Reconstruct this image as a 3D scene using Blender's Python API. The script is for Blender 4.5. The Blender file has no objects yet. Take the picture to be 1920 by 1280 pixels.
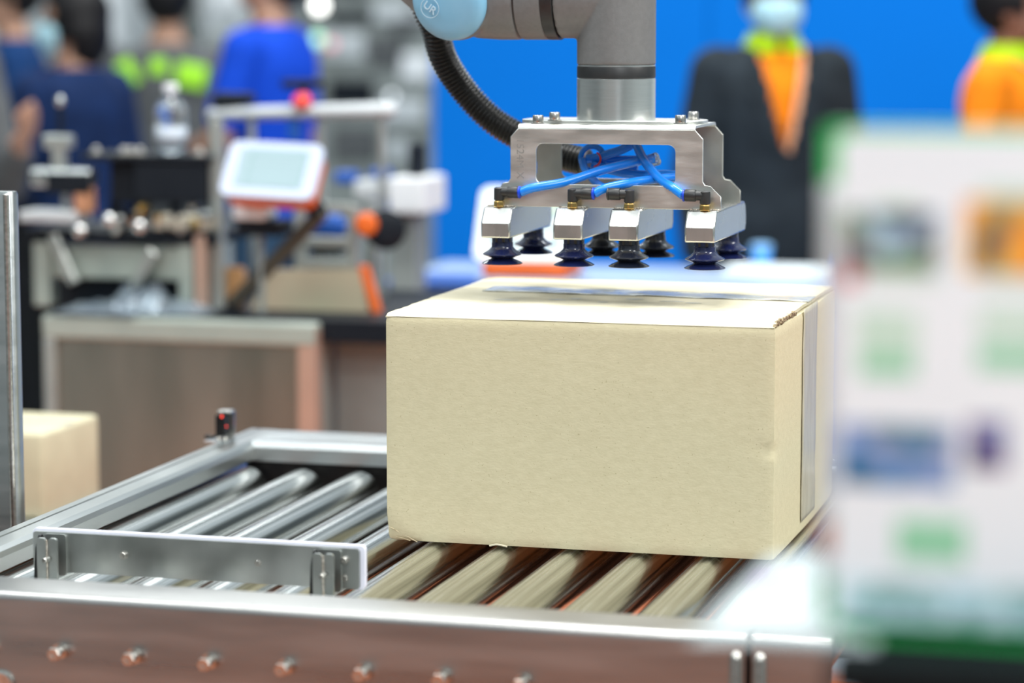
import bpy, bmesh, math, random
from mathutils import Vector, Matrix, noise
random.seed(7)
PI = math.pi
S = bpy.context.scene
COL = S.collection

# ------------------------------------------------------------------ camera, world, lights, exposure
F = 5100.0                                   # focal length in pixels of the 1920 px wide frame
YAW = math.atan(1420 / 5138); PIT = math.atan(622 / 5100)
EYE = Vector((0, 0, 1.5))
FH = Vector((-math.sin(YAW), math.cos(YAW), 0)); RT = Vector((math.cos(YAW), math.sin(YAW), 0))
FW = FH * math.cos(PIT) + Vector((0, 0, -math.sin(PIT))); UP = RT.cross(FW)
cd = bpy.data.cameras.new('camera'); cam = bpy.data.objects.new('camera', cd); COL.objects.link(cam)
M = Matrix((RT, UP, -FW)).transposed().to_4x4(); M.translation = EYE
cam.matrix_world = M
cd.sensor_width = 36.0; cd.lens = F / 1920 * 36.0
cd.clip_start = 0.05; cd.clip_end = 200
cd.dof.use_dof = True; cd.dof.focus_distance = 3.27; cd.dof.aperture_fstop = 2.3
S.camera = cam
S.view_settings.view_transform = 'Standard'; S.view_settings.look = 'None'
S.view_settings.gamma = 1.0; S.view_settings.use_curve_mapping = False
S.view_settings.exposure = 0.0
w = bpy.data.worlds.new('hall_light'); S.world = w; w.use_nodes = True
wn = w.node_tree.nodes; wl = w.node_tree.links
bg = wn['Background']; bg.inputs[1].default_value = 0.75
bg.inputs[0].default_value = (0.80, 0.93, 1.0, 1)

def area(name, loc, size, power, color=(1, 1, 1), target=None, sy=None):
    l = bpy.data.lights.new(name, 'AREA'); l.energy = power; l.color = color; l.size = size
    if sy: l.shape = 'RECTANGLE'; l.size_y = sy
    o = bpy.data.objects.new(name, l); COL.objects.link(o); o.location = loc
    if target is not None:
        o.rotation_euler = (Vector(target) - Vector(loc)).to_track_quat('-Z', 'Y').to_euler()
    return o
area('hall_or_fill_lamp', (-1.0, 3.6, 5.2), 1.6, 150, (1, 0.99, 0.95), None, 0.5)
area('hall_or_fill_lamp', (2.9, 2.9, 4.4), 1.2, 190, (1, 0.99, 0.96), (-0.6, 3.3, 1.0), 2.0)
area('hall_or_fill_lamp', (-3.6, 2.0, 5.0), 0.8, 90, (0.95, 1, 1), (-1.2, 3.2, 0.9), 2.4)
area('hall_or_fill_lamp', (1.1, -0.5, 3.6), 0.9, 75, (0.97, 0.99, 1), (0.1, 1.4, 1.25))  # added fill lamp, out of view, brightens the foreground brochures
area('hall_or_fill_lamp', (-1.0, 0.2, 5.2), 2.2, 70, (1, 0.99, 0.96), (-0.9, 3.0, 0.9), 0.5)
area('hall_or_fill_lamp', (-2.5, 7.2, 5.4), 3.0, 85, (0.97, 1, 1), None, 0.6)
area('hall_or_fill_lamp', (-0.7, 6.8, 5.4), 3.0, 135, (0.97, 1, 1), (-1.0, 8.6, 1.2), 0.6)
area('hall_or_fill_lamp', (-4.5, 11.5, 5.4), 4.0, 160, (0.95, 1, 1), None, 0.8)

# ------------------------------------------------------------------ picture ray helpers (only used to read off real positions)
def ray(px, py): return FW + RT * ((px - 960) / F) - UP * ((py - 640) / F)
def onZ(px, py, z): r = ray(px, py); return EYE + r * ((z - 1.5) / r.z)
def onY(px, py, y): r = ray(px, py); return EYE + r * (y / r.y)
def deep(px, py, d): return EYE + ray(px, py) * d

# ------------------------------------------------------------------ materials
def mat(name, col, rough=0.5, metal=0.0, col2=None, scale=8.0, stretch=(1, 1, 1), bump=0.0, bscale=None,
        detail=4.0, emit=None, estr=1.0, trans=0.0, coat=0.0, aniso=0.0, rvar=0.0, spec=None, lo=0.35, hi=0.65, alpha=1.0, sheen=0.0):
    m = bpy.data.materials.new(name); m.use_nodes = True
    n = m.node_tree.nodes; l = m.node_tree.links; b = n['Principled BSDF']
    b.inputs['Base Color'].default_value = (*col, 1); b.inputs['Roughness'].default_value = rough
    b.inputs['Metallic'].default_value = metal
    if trans: b.inputs['Transmission Weight'].default_value = trans
    if coat: b.inputs['Coat Weight'].default_value = coat; b.inputs['Coat Roughness'].default_value = 0.15
    if aniso: b.inputs['Anisotropic'].default_value = aniso
    if spec is not None: b.inputs['Specular IOR Level'].default_value = spec
    if alpha < 1: b.inputs['Alpha'].default_value = alpha
    if sheen: b.inputs['Sheen Weight'].default_value = sheen
    if emit: b.inputs['Emission Color'].default_value = (*emit, 1); b.inputs['Emission Strength'].default_value = estr
    tc = n.new('ShaderNodeTexCoord'); mp = n.new('ShaderNodeMapping'); nz = n.new('ShaderNodeTexNoise')
    mp.inputs['Scale'].default_value = stretch; nz.inputs['Scale'].default_value = scale; nz.inputs['Detail'].default_value = detail
    l.new(tc.outputs['Object'], mp.inputs[0]); l.new(mp.outputs[0], nz.inputs[0])
    cr = n.new('ShaderNodeValToRGB'); c2 = col2 or tuple(c * 0.86 for c in col)
    cr.color_ramp.elements[0].position = lo; cr.color_ramp.elements[1].position = hi
    cr.color_ramp.elements[0].color = (*c2, 1); cr.color_ramp.elements[1].color = (*col, 1)
    l.new(nz.outputs[0], cr.inputs[0]); l.new(cr.outputs[0], b.inputs['Base Color'])
    if rvar:
        mr = n.new('ShaderNodeMapRange'); mr.inputs[1].default_value = 0.3; mr.inputs[2].default_value = 0.7
        mr.inputs[3].default_value = max(0.02, rough - rvar); mr.inputs[4].default_value = rough + rvar
        l.new(nz.outputs[0], mr.inputs[0]); l.new(mr.outputs[0], b.inputs['Roughness'])
    if bump:
        bn = n.new('ShaderNodeBump'); bn.inputs['Strength'].default_value = bump; bn.inputs['Distance'].default_value = 0.002
        n2 = n.new('ShaderNodeTexNoise'); n2.inputs['Scale'].default_value = bscale or scale * 3; n2.inputs['Detail'].default_value = 3
        l.new(mp.outputs[0], n2.inputs[0]); l.new(n2.outputs[0], bn.inputs['Height']); l.new(bn.outputs[0], b.inputs['Normal'])
    return m

def speckle(m, scale, col, thr=0.72):
    """small specks and fibres on top of a material's colour"""
    n = m.node_tree.nodes; l = m.node_tree.links; b = n['Principled BSDF']
    src = b.inputs['Base Color'].links[0].from_socket
    tc = [x for x in n if x.type == 'TEX_COORD'][0]
    nz = n.new('ShaderNodeTexNoise'); nz.inputs['Scale'].default_value = scale; nz.inputs['Detail'].default_value = 1
    l.new(tc.outputs['Object'], nz.inputs[0])
    r = n.new('ShaderNodeValToRGB'); r.color_ramp.elements[0].position = thr; r.color_ramp.elements[1].position = min(1, thr + 0.05)
    l.new(nz.outputs[0], r.inputs[0])
    mx = n.new('ShaderNodeMix'); mx.data_type = 'RGBA'; mx.inputs[7].default_value = (*col, 1)
    l.new(r.outputs[0], mx.inputs[0]); l.new(src, mx.inputs[6]); l.new(mx.outputs[2], b.inputs['Base Color'])
    return m

MT = {}
MT['steel'] = mat('brushed_steel', (0.55, 0.57, 0.56), 0.32, 1, (0.51, 0.53, 0.52), 12, (0.3, 0.3, 6), 0.05, 120, rvar=0.04)
MT['steel_beam'] = mat('steel_beam', (0.56, 0.58, 0.58), 0.30, 1, (0.50, 0.52, 0.52), 10, (0.3, 1, 3), 0.04, 90, rvar=0.05)
MT['steel_x'] = mat('brushed_steel_plate', (0.44, 0.43, 0.415), 0.33, 1, (0.37, 0.36, 0.35), 9, (0.5, 1, 4), 0.08, 150, rvar=0.07)
MT['steel_top'] = mat('steel_flange', (0.66, 0.69, 0.70), 0.30, 1, (0.61, 0.64, 0.66), 14, (0.4, 2, 2), 0.05, 90, rvar=0.05)
MT['plate'] = mat('satin_plate', (0.52, 0.54, 0.52), 0.36, 1, (0.41, 0.43, 0.41), 14, (1, 1, 1), 0.06, 200, rvar=0.08)
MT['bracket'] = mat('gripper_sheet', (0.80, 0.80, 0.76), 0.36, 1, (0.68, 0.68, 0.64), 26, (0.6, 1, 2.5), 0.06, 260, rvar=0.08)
MT['bracket_shaded'] = mat('gripper_sheet_shaded', (0.50, 0.50, 0.45), 0.42, 1, (0.38, 0.38, 0.34), 16, (1, 1, 1), 0.06, 160, rvar=0.08)  # same sheet metal, shade of the rear cheek put into the colour
MT['bar'] = mat('gripper_bar', (0.70, 0.70, 0.68), 0.28, 1, (0.60, 0.60, 0.57), 12, (3, 0.6, 1), rvar=0.05)
MT['roller'] = mat('roller_steel', (0.70, 0.71, 0.69), 0.22, 1, (0.34, 0.35, 0.33), 22, (8, 0.05, 8), 0.03, 70, rvar=0.10, detail=7, lo=0.36, hi=0.58)
MT['alu'] = mat('turned_aluminium', (0.92, 0.93, 0.91), 0.27, 1, (0.86, 0.87, 0.85), 30, (1, 1, 14), 0.03, 200, aniso=0.5)
MT['bolt'] = mat('bolt_steel', (0.68, 0.66, 0.62), 0.28, 1, (0.5, 0.48, 0.44), 200)
MT['robot'] = mat('robot_casting', (0.172, 0.175, 0.174), 0.46, 0.15, (0.155, 0.158, 0.157), 160, (1, 1, 1), 0.12, 700)
MT['robot_black'] = mat('robot_seal', (0.012, 0.013, 0.014), 0.42, 0, (0.02, 0.02, 0.02), 60)
MT['robot_blue'] = mat('robot_cap', (0.22, 0.47, 0.66), 0.40, 0, (0.20, 0.45, 0.64), 40)
MT['emblem'] = mat('cap_emblem', (0.55, 0.72, 0.82), 0.4, 0, (0.5, 0.68, 0.8), 40)
MT['hose'] = mat('hose_black', (0.009, 0.009, 0.009), 0.30, 0, (0.014, 0.014, 0.013), 40, spec=0.35)
MT['tube'] = mat('air_tube_blue', (0.008, 0.24, 0.86), 0.24, 0, (0.006, 0.21, 0.80), 20, coat=0.1)
MT['tube_ring'] = mat('fitting_ring', (0.01, 0.06, 0.60), 0.35, 0)
MT['clear'] = mat('clear_tube', (0.85, 0.92, 1.0), 0.08, 0, trans=0.9)
MT['fit'] = mat('fitting_black', (0.018, 0.019, 0.02), 0.42, 0, (0.025, 0.025, 0.026), 80)
MT['brass'] = mat('brass', (0.78, 0.55, 0.20), 0.25, 1, (0.6, 0.4, 0.14), 60)
MT['cup'] = mat('cup_rubber', (0.010, 0.016, 0.075), 0.16, 0, (0.008, 0.012, 0.05), 30, coat=0.5)
MT['cup_dark'] = mat('cup_rubber_dark', (0.012, 0.016, 0.03), 0.18, 0, (0.008, 0.010, 0.02), 30, coat=0.5)
MT['dark'] = mat('dark_plastic', (0.006, 0.006, 0.007), 0.4, 0, (0.01, 0.01, 0.01), 60, spec=0.25)
MT['weld'] = mat('weld_bead', (0.75, 0.70, 0.62), 0.35, 1, (0.3, 0.25, 0.2), 260, bump=0.4, bscale=500)
MT['pom'] = mat('white_plastic', (0.80, 0.80, 0.90), 0.35, 0, (0.78, 0.78, 0.88), 20)
MT['card'] = speckle(mat('cardboard', (0.625, 0.56, 0.375), 0.85, 0, (0.575, 0.512, 0.335), 150, (0.6, 1, 1.3), 0.16, 420, detail=10, spec=0.15, lo=0.3, hi=0.7),
                     420, (0.44, 0.38, 0.23), 0.72)
MT['card_flap'] = speckle(mat('cardboard_flap', (0.62, 0.565, 0.42), 0.75, 0, (0.58, 0.525, 0.375), 18, (1, 1, 1), 0.14, 300, detail=6, spec=0.25),
                     300, (0.45, 0.38, 0.25), 0.72)
MT['card_edge'] = mat('torn_cardboard', (0.12, 0.07, 0.035), 0.9, 0, (0.42, 0.33, 0.2), 260, detail=5, lo=0.42, hi=0.55)
MT['card_crease'] = mat('creased_cardboard', (0.72, 0.62, 0.42), 0.85, 0, (0.45, 0.37, 0.22), 220, detail=5, bump=0.3)
MT['tape'] = mat('clear_tape', (0.60, 0.60, 0.54), 0.22, 0, (0.48, 0.49, 0.44), 34, (0.6, 3, 1), 0.8, 60, coat=0.5, detail=6)
MT['tape_side'] = mat('side_tape', (0.52, 0.48, 0.36), 0.45, 0, (0.40, 0.36, 0.26), 40, (5, 5, 0.4), 0.5, 60, coat=0.15)
MT['smudge'] = mat('tape_residue', (0.36, 0.34, 0.26), 0.4, 0, (0.5, 0.47, 0.36), 60)
MT['engrave'] = mat('engraved_steel', (0.50, 0.50, 0.48), 0.5, 1)
MT['red_led'] = mat('red_led', (0.8, 0.02, 0.01), 0.3, 0, emit=(1, 0.05, 0.02), estr=2.5)
MT['blue_wall'] = mat('blue_panel', (0.001, 0.155, 0.60), 0.75, 0, (0.001, 0.148, 0.57), 1.2, spec=0.08)
MT['booth_white'] = mat('booth_white', (0.50, 0.53, 0.52), 0.7, 0, (0.44, 0.47, 0.46), 1.2)
MT['carpet'] = mat('red_carpet', (0.55, 0.165, 0.07), 0.95, 0, (0.48, 0.14, 0.06), 60, bump=0.5, bscale=300)
MT['hall_floor'] = mat('hall_floor', (0.42, 0.45, 0.44), 0.5, 0, (0.36, 0.39, 0.38), 2)
MT['hall_grey'] = mat('hall_grey', (0.24, 0.26, 0.26), 0.7, 0, (0.16, 0.175, 0.18), 1.5)
MT['machine'] = mat('machine_grey', (0.30, 0.33, 0.32), 0.5, 0.2, (0.22, 0.24, 0.23), 4)
MT['machine_lt'] = mat('machine_light', (0.55, 0.58, 0.60), 0.45, 0.0, (0.45, 0.48, 0.50), 3)
MT['machine_dk'] = mat('machine_dark', (0.006, 0.009, 0.014), 0.5, 0.0, (0.010, 0.013, 0.018), 5, spec=0.15)
MT['alu_prof'] = mat('aluminium_profile', (0.50, 0.53, 0.50), 0.38, 0.75, (0.42, 0.45, 0.43), 12)
MT['cab_panel'] = mat('cabinet_panel', (0.38, 0.37, 0.32), 0.36, 1, (0.27, 0.265, 0.225), 5, (2, 2, 0.3), rvar=0.06)
MT['cab_frame'] = mat('cabinet_frame', (0.40, 0.45, 0.40), 0.45, 0.3, (0.34, 0.39, 0.35), 6)
MT['post_warm'] = mat('post_carpet_reflection', (0.66, 0.44, 0.34), 0.4, 0.6, (0.58, 0.40, 0.32), 6)  # aluminium with the carpet's warm reflection painted into its colour
MT['hmi'] = mat('panel_white', (0.50, 0.55, 0.68), 0.6, 0, (0.47, 0.52, 0.65), 6, spec=0.2)
MT['screen'] = mat('lcd', (0.10, 0.14, 0.15), 0.5, 0, emit=(0.46, 0.66, 0.68), estr=0.75, spec=0.1)
MT['screen_side'] = mat('lcd_side', (0.10, 0.14, 0.15), 0.5, 0, emit=(0.56, 0.72, 0.78), estr=0.8, spec=0.1)
MT['orange'] = mat('orange_plastic', (0.75, 0.14, 0.015), 0.4, 0, (0.62, 0.11, 0.01), 10)
MT['red'] = mat('red_plastic', (0.75, 0.04, 0.02), 0.35, 0)
MT['blue'] = mat('blue_plastic', (0.01, 0.09, 0.42), 0.4, 0)
MT['white'] = mat('white_paint', (0.78, 0.80, 0.82), 0.5, 0, (0.7, 0.72, 0.75), 4)
MT['counter'] = mat('counter_top', (0.40, 0.50, 0.68), 0.3, 0, (0.36, 0.46, 0.64), 3)  # blue wall's reflection painted into the white worktop's colour
MT['glass'] = mat('bottle_plastic', (0.90, 0.95, 0.98), 0.05, 0, trans=0.95)
MT['water'] = mat('bottle_label', (0.50, 0.56, 0.64), 0.4, 0)
MT['paper'] = mat('white_paper', (0.83, 0.895, 0.92), 0.6, 0, (0.78, 0.85, 0.89), 5)
MT['ink_green'] = mat('green_print', (0.26, 0.62, 0.38), 0.6, 0, (0.32, 0.66, 0.44), 60, (0.4, 0.4, 6))
MT['ink_green_lt'] = mat('pale_green_print', (0.50, 0.72, 0.58), 0.6, 0, (0.62, 0.78, 0.68), 50, (0.4, 0.4, 6))
MT['ink_green_dk'] = mat('deep_green_print', (0.0, 0.46, 0.07), 0.6, 0, (0.0, 0.42, 0.06), 30)
MT['black_table'] = mat('black_table', (0.004, 0.007, 0.008), 0.6, 0, (0.006, 0.009, 0.010), 9, spec=0.1)
MT['leaflet'] = mat('leaflet_paper', (0.44, 0.49, 0.50), 0.6, 0, (0.40, 0.45, 0.46), 9)
MT['skin'] = mat('skin', (0.42, 0.235, 0.155), 0.55, 0, (0.37, 0.20, 0.13), 9)
MT['skin_dk'] = mat('skin_tanned', (0.22, 0.095, 0.055), 0.5, 0, (0.18, 0.078, 0.045), 9)
MT['hair'] = mat('black_hair', (0.004, 0.004, 0.005), 0.5, 0, (0.007, 0.006, 0.007), 60, spec=0.2)
MT['mask'] = mat('mask_fabric', (0.42, 0.66, 0.74), 0.8, 0, (0.36, 0.60, 0.70), 12)
MT['eye'] = mat('eye', (0.02, 0.015, 0.012), 0.2, 0)
def cloth(name, c, k=0.8): return mat(name, c, 0.85, 0, tuple(x * k for x in c), 14, (1, 1, 1), 0.25, 60, spec=0.2)
MT['suit'] = cloth('suit_cloth', (0.020, 0.028, 0.036), 0.7)
MT['orange_cloth'] = cloth('orange_cloth', (0.90, 0.235, 0.005), 0.85)
MT['lime_cloth'] = cloth('lime_cloth', (0.40, 0.62, 0.01), 0.85)
MT['navy'] = cloth('navy_cloth', (0.006, 0.022, 0.085), 0.7)
MT['navy_lt'] = cloth('navy_cloth_lighter', (0.008, 0.045, 0.16), 0.7)
MT['grey_cloth'] = cloth('grey_cloth', (0.10, 0.105, 0.11), 0.8)
MT['grey_dk'] = cloth('dark_grey_cloth', (0.035, 0.04, 0.045), 0.8)
MT['royal'] = cloth('royal_blue_cloth', (0.004, 0.06, 0.55), 0.85)
MT['neon'] = mat('neon_patch', (0.36, 0.80, 0.02), 0.6, 0, (0.32, 0.72, 0.02), 10)
MT['jeans'] = cloth('jeans', (0.03, 0.07, 0.13), 0.7)
MT['black_cloth'] = cloth('black_cloth', (0.008, 0.009, 0.011), 0.7)
MT['strap'] = cloth('lanyard_strap', (0.80, 0.42, 0.25), 0.9)
MT['strap_red'] = cloth('red_lanyard', (0.30, 0.01, 0.02), 0.9)
MT['cream'] = mat('cream_carton', (0.52, 0.48, 0.33), 0.8, 0, (0.48, 0.44, 0.30), 20)
MT['shoe'] = mat('shoe_leather', (0.015, 0.013, 0.012), 0.4, 0)

# photograph-like prints: soft patches of several colours
def print_mat(name, cols, scale=14, seed=0.0, stretch=(1, 1, 1), base_rough=0.5):
    m = bpy.data.materials.new(name); m.use_nodes = True
    n = m.node_tree.nodes; l = m.node_tree.links; b = n['Principled BSDF']; b.inputs['Roughness'].default_value = base_rough
    tc = n.new('ShaderNodeTexCoord'); mp = n.new('ShaderNodeMapping'); mp.inputs['Location'].default_value = (seed, seed * 2, seed * 3)
    mp.inputs['Scale'].default_value = stretch
    nz = n.new('ShaderNodeTexNoise'); nz.inputs['Scale'].default_value = scale; nz.inputs['Detail'].default_value = 2
    l.new(tc.outputs['Object'], mp.inputs[0]); l.new(mp.outputs[0], nz.inputs[0])
    cr = n.new('ShaderNodeValToRGB'); e = cr.color_ramp.elements
    while len(e) < len(cols): e.new(0.5)
    for i, c in enumerate(cols):
        e[i].position = 0.32 + 0.36 * i / (len(cols) - 1); e[i].color = (*c, 1)
    l.new(nz.outputs[0], cr.inputs[0]); l.new(cr.outputs[0], b.inputs['Base Color'])
    return m

# ------------------------------------------------------------------ object helpers
def wloc(p):
    v = Vector((0, 0, 0))
    while p is not None: v += p.location; p = p.parent
    return v
def link(name, me, m, parent=None, smooth=None, world=True):
    o = bpy.data.objects.new(name, me); COL.objects.link(o)
    if m is not None: me.materials.append(MT[m] if isinstance(m, str) else m)
    if parent is not None:
        o.parent = parent
        if world:
            d = wloc(parent); me.transform(Matrix.Translation(-d))
    if smooth is not None:
        for p in me.polygons: p.use_smooth = True
        if smooth < 179:
            try: me.set_sharp_from_angle(angle=math.radians(smooth))
            except Exception: pass
    return o
def tag(o, label, cat, group=None, kind=None):
    if label: o['label'] = label
    if cat: o['category'] = cat
    if group: o['group'] = group
    if kind: o['kind'] = kind
    return o
def thing(name, label, cat, loc=(0, 0, 0), group=None):
    o = bpy.data.objects.new(name, None); COL.objects.link(o); o.location = loc; o.empty_display_size = 0.05
    return tag(o, label, cat, group)

def frame_of(axis):
    a = Vector(axis).normalized(); t = Vector((0, 0, 1)) if abs(a.z) < 0.9 else Vector((1, 0, 0))
    u = a.cross(t).normalized(); return a, u, a.cross(u).normalized()

class MB:
    def __init__(s): s.bm = bmesh.new()
    def box(s, a, b, bev=0.0, seg=2, rot=None, ctr=None):
        a = Vector(a); b = Vector(b); c = (a + b) / 2; d = b - a
        r = bmesh.ops.create_cube(s.bm, size=1)
        vs = r['verts']
        for v in vs: v.co = Vector((v.co.x * d.x, v.co.y * d.y, v.co.z * d.z))
        if bev:
            es = list({e for v in vs for e in v.link_edges})
            g = bmesh.ops.bevel(s.bm, geom=es, offset=bev, segments=seg, affect='EDGES', profile=0.5)
            vs = list(set(g['verts']) | {v for v in vs if v.is_valid})
            vs = [v for v in vs if v.is_valid]
        T = Matrix.Translation(c)
        if rot is not None: T = T @ rot.to_4x4()
        bmesh.ops.transform(s.bm, matrix=T, verts=vs)
        return s
    def ring_loft(s, rings, cap=True, close=True):
        vv = [[s.bm.verts.new(p) for p in r] for r in rings]
        n = len(vv[0])
        for i in range(len(vv) - 1):
            for j in range(n if close else n - 1):
                k = (j + 1) % n
                s.bm.faces.new((vv[i][j], vv[i][k], vv[i + 1][k], vv[i + 1][j]))
        if cap and close:
            s.bm.faces.new(list(reversed(vv[0]))); s.bm.faces.new(vv[-1])
        return s
    def lathe(s, base, axis, prof, seg=32, cap=True, phase=0.0):
        """prof: list of (radius, distance along axis)"""
        a, u, v = frame_of(axis); base = Vector(base)
        rings = [[base + a * h + (u * math.cos(t) + v * math.sin(t)) * max(r, 1e-4)
                  for t in [phase + 2 * PI * k / seg for k in range(seg)]] for r, h in prof]
        return s.ring_loft(rings, cap)
    def cyl(s, p, q, r, seg=24, bev=0.0, r2=None):
        p = Vector(p); q = Vector(q); L = (q - p).length; r2 = r if r2 is None else r2
        pr = [(r, 0), (r2, L)] if not bev else [(r - bev, 0), (r, bev), (r2, L - bev), (r2 - bev, L)]
        return s.lathe(p, q - p, pr, seg)
    def tube(s, pts, r, seg=12, sub=8, rfun=None, cap=True):
        P = path(pts, sub) if sub else [Vector(p) for p in pts]
        rings = []; up = None
        for i, p in enumerate(P):
            t = (P[min(i + 1, len(P) - 1)] - P[max(i - 1, 0)]).normalized()
            if up is None: _, up, _ = frame_of(t)
            up = (up - t * up.dot(t)).normalized(); w_ = t.cross(up)
            rr = r if rfun is None else rfun(i / (len(P) - 1), i)
            rings.append([p + (up * math.cos(2 * PI * k / seg) + w_ * math.sin(2 * PI * k / seg)) * rr for k in range(seg)])
        return s.ring_loft(rings, cap)
    def sphere(s, c, r, sc=(1, 1, 1), seg=20, rings=12, rot=None):
        g = bmesh.ops.create_uvsphere(s.bm, u_segments=seg, v_segments=rings, radius=r)
        T = Matrix.Translation(Vector(c))
        if rot is not None: T = T @ rot.to_4x4()
        bmesh.ops.transform(s.bm, matrix=T @ Matrix.Diagonal((*sc, 1)), verts=g['verts'])
        return s
    def plate(s, outer, holes, thick, origin, ux, uy, n):
        """flat plate: 2-D outline with holes, extruded along n by thick"""
        origin = Vector(origin); ux = Vector(ux); uy = Vector(uy); n = Vector(n)
        es = []
        for loop in [outer] + list(holes):
            vs = [s.bm.verts.new(origin + ux * p[0] + uy * p[1]) for p in loop]
            for i in range(len(vs)): es.append(s.bm.edges.new((vs[i], vs[(i + 1) % len(vs)])))
        g = bmesh.ops.triangle_fill(s.bm, edges=es, use_beauty=True, use_dissolve=False)
        fs = [f for f in g['geom'] if isinstance(f, bmesh.types.BMFace)]
        e = bmesh.ops.extrude_face_region(s.bm, geom=fs)
        vs = [v for v in e['geom'] if isinstance(v, bmesh.types.BMVert)]
        bmesh.ops.translate(s.bm, vec=n * thick, verts=vs)
        return s
    def capsule(s, p, q, r1, r2, seg=16, flat=None):
        """tapered rounded limb, flat = (axis, factor)"""
        p = Vector(p); q = Vector(q); a, u, v = frame_of(q - p); L = (q - p).length
        if flat is not None:
            f = Vector(flat[0]); u = (f - a * f.dot(a)).normalized(); v = a.cross(u)
        k = 1 if flat is None else flat[1]
        rings = []
        N = 5
        for i in range(N + 1):
            t = PI / 2 * (1 - i / N) ; rings.append((r1 * math.cos(t), -r1 * math.sin(t)))
        for i in range(N + 1):
            t = PI / 2 * i / N; rings.append((r2 * math.cos(t), L + r2 * math.sin(t)))
        R = [[p + a * h + u * math.cos(2 * PI * j / seg) * max(r, 1e-4) * k + v * math.sin(2 * PI * j / seg) * max(r, 1e-4)
              for j in range(seg)] for r, h in rings]
        return s.ring_loft(R)
    def build(s, name, m, parent=None, smooth=35, bevel=None, world=True):
        bmesh.ops.recalc_face_normals(s.bm, faces=s.bm.faces)
        me = bpy.data.meshes.new(name); s.bm.to_mesh(me); s.bm.free()
        o = link(name, me, m, parent, smooth, world)
        if bevel:
            md = o.modifiers.new('edge', 'BEVEL'); md.width = bevel; md.segments = 2; md.limit_method = 'ANGLE'; md.angle_limit = math.radians(40)
        return o

def path(pts, sub=8):
    P = [Vector(p) for p in pts]; out = []
    Q = [P[0] * 2 - P[1]] + P + [P[-1] * 2 - P[-2]]
    for i in range(1, len(Q) - 2):
        for k in range(sub):
            t = k / sub; a, b, c, d = Q[i - 1], Q[i], Q[i + 1], Q[i + 2]
            out.append(0.5 * ((2 * b) + (c - a) * t + (2 * a - 5 * b + 4 * c - d) * t * t + (3 * b - a - 3 * c + d) * t ** 3))
    out.append(P[-1]); return out
def rrect(x0, y0, x1, y1, r, n=5):
    o = []
    for cx, cy, a in ((x1 - r, y1 - r, 0), (x0 + r, y1 - r, 90), (x0 + r, y0 + r, 180), (x1 - r, y0 + r, 270)):
        for k in range(n + 1):
            t = math.radians(a + 90 * k / n); o.append((cx + r * math.cos(t), cy + r * math.sin(t)))
    return o
def circ(cx, cy, r, n=20): return [(cx + r * math.cos(2 * PI * k / n), cy + r * math.sin(2 * PI * k / n)) for k in range(n)]
def text_obj(name, s, size, ext, m, origin, ux, uy, parent=None):
    c = bpy.data.curves.new(name, 'FONT'); c.body = s; c.size = size; c.extrude = ext; c.align_x = 'CENTER'; c.align_y = 'CENTER'
    t = bpy.data.objects.new(name, c); COL.objects.link(t)
    bpy.context.view_layer.update()
    me = bpy.data.meshes.new_from_object(t.evaluated_get(bpy.context.evaluated_depsgraph_get()))
    bpy.data.objects.remove(t); me.materials.clear()
    ux = Vector(ux).normalized(); uy = Vector(uy).normalized()
    T = Matrix((ux, uy, ux.cross(uy))).transposed().to_4x4(); T.translation = Vector(origin)
    me.transform(T)
    return link(name, me, m, parent)
def copy_part(o, parent, loc):
    c = o.copy(); COL.objects.link(c); c.parent = parent; c.location = loc
    for ch in list(o.children):
        d = ch.copy(); COL.objects.link(d); d.parent = c
    return c

# ------------------------------------------------------------------ setting
def structure(o): o['kind'] = 'structure'; return o
m = MB(); m.box((-9, -8, -0.05), (7, 16, 0.0)); structure(m.build('floor', 'hall_floor', None, None))
m = MB(); m.box((-3.0, -4.5, 0.0), (1.6, 6.0, 0.008)); structure(m.build('trim_carpet', 'carpet', None, None))
# blue booth wall behind the people on the right
WY = 9.3
bx = onY(812, 250, WY).x
w_ = bpy.data.objects.new('wall_back', None); COL.objects.link(w_); w_.location = (bx, WY, 0); structure(w_)
x = bx; k = 0
while x < 5.2:
    m = MB(); m.box((x, WY, 0.0), (x + 0.996, WY + 0.06, 2.05), 0.002, 1); m.build('wall_panel', 'blue_wall' if x < -0.5 else 'booth_white', w_, None); x += 1.0
m = MB(); m.box((-9, -8.2, -0.05), (7, -8.0, 4.2)); structure(m.build('wall_front', 'booth_white', None, None))
m = MB(); m.box((-9.2, -8, -0.05), (-9.0, 15.6, 4.2)); structure(m.build('wall_left', 'hall_grey', None, None))
m = MB(); m.box((7.0, -8, -0.05), (7.2, 15.6, 4.2)); structure(m.build('wall_right', 'booth_white', None, None))
m = MB(); m.box((-9, 15.6, 0.0), (7, 15.8, 5.5)); structure(m.build('wall_far', 'hall_grey', None, None))

# ------------------------------------------------------------------ conveyor
RZ = 0.8225; RR = 0.030; ZT = 0.885; ZR = 0.857
cv = thing('roller_conveyor', 'stainless steel roller conveyor table carrying the big carton', 'conveyor', (-0.95, 3.15, 0))
XR = -0.395; XL = -2.2
def folded(p, q, r, n=6): pass
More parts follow.
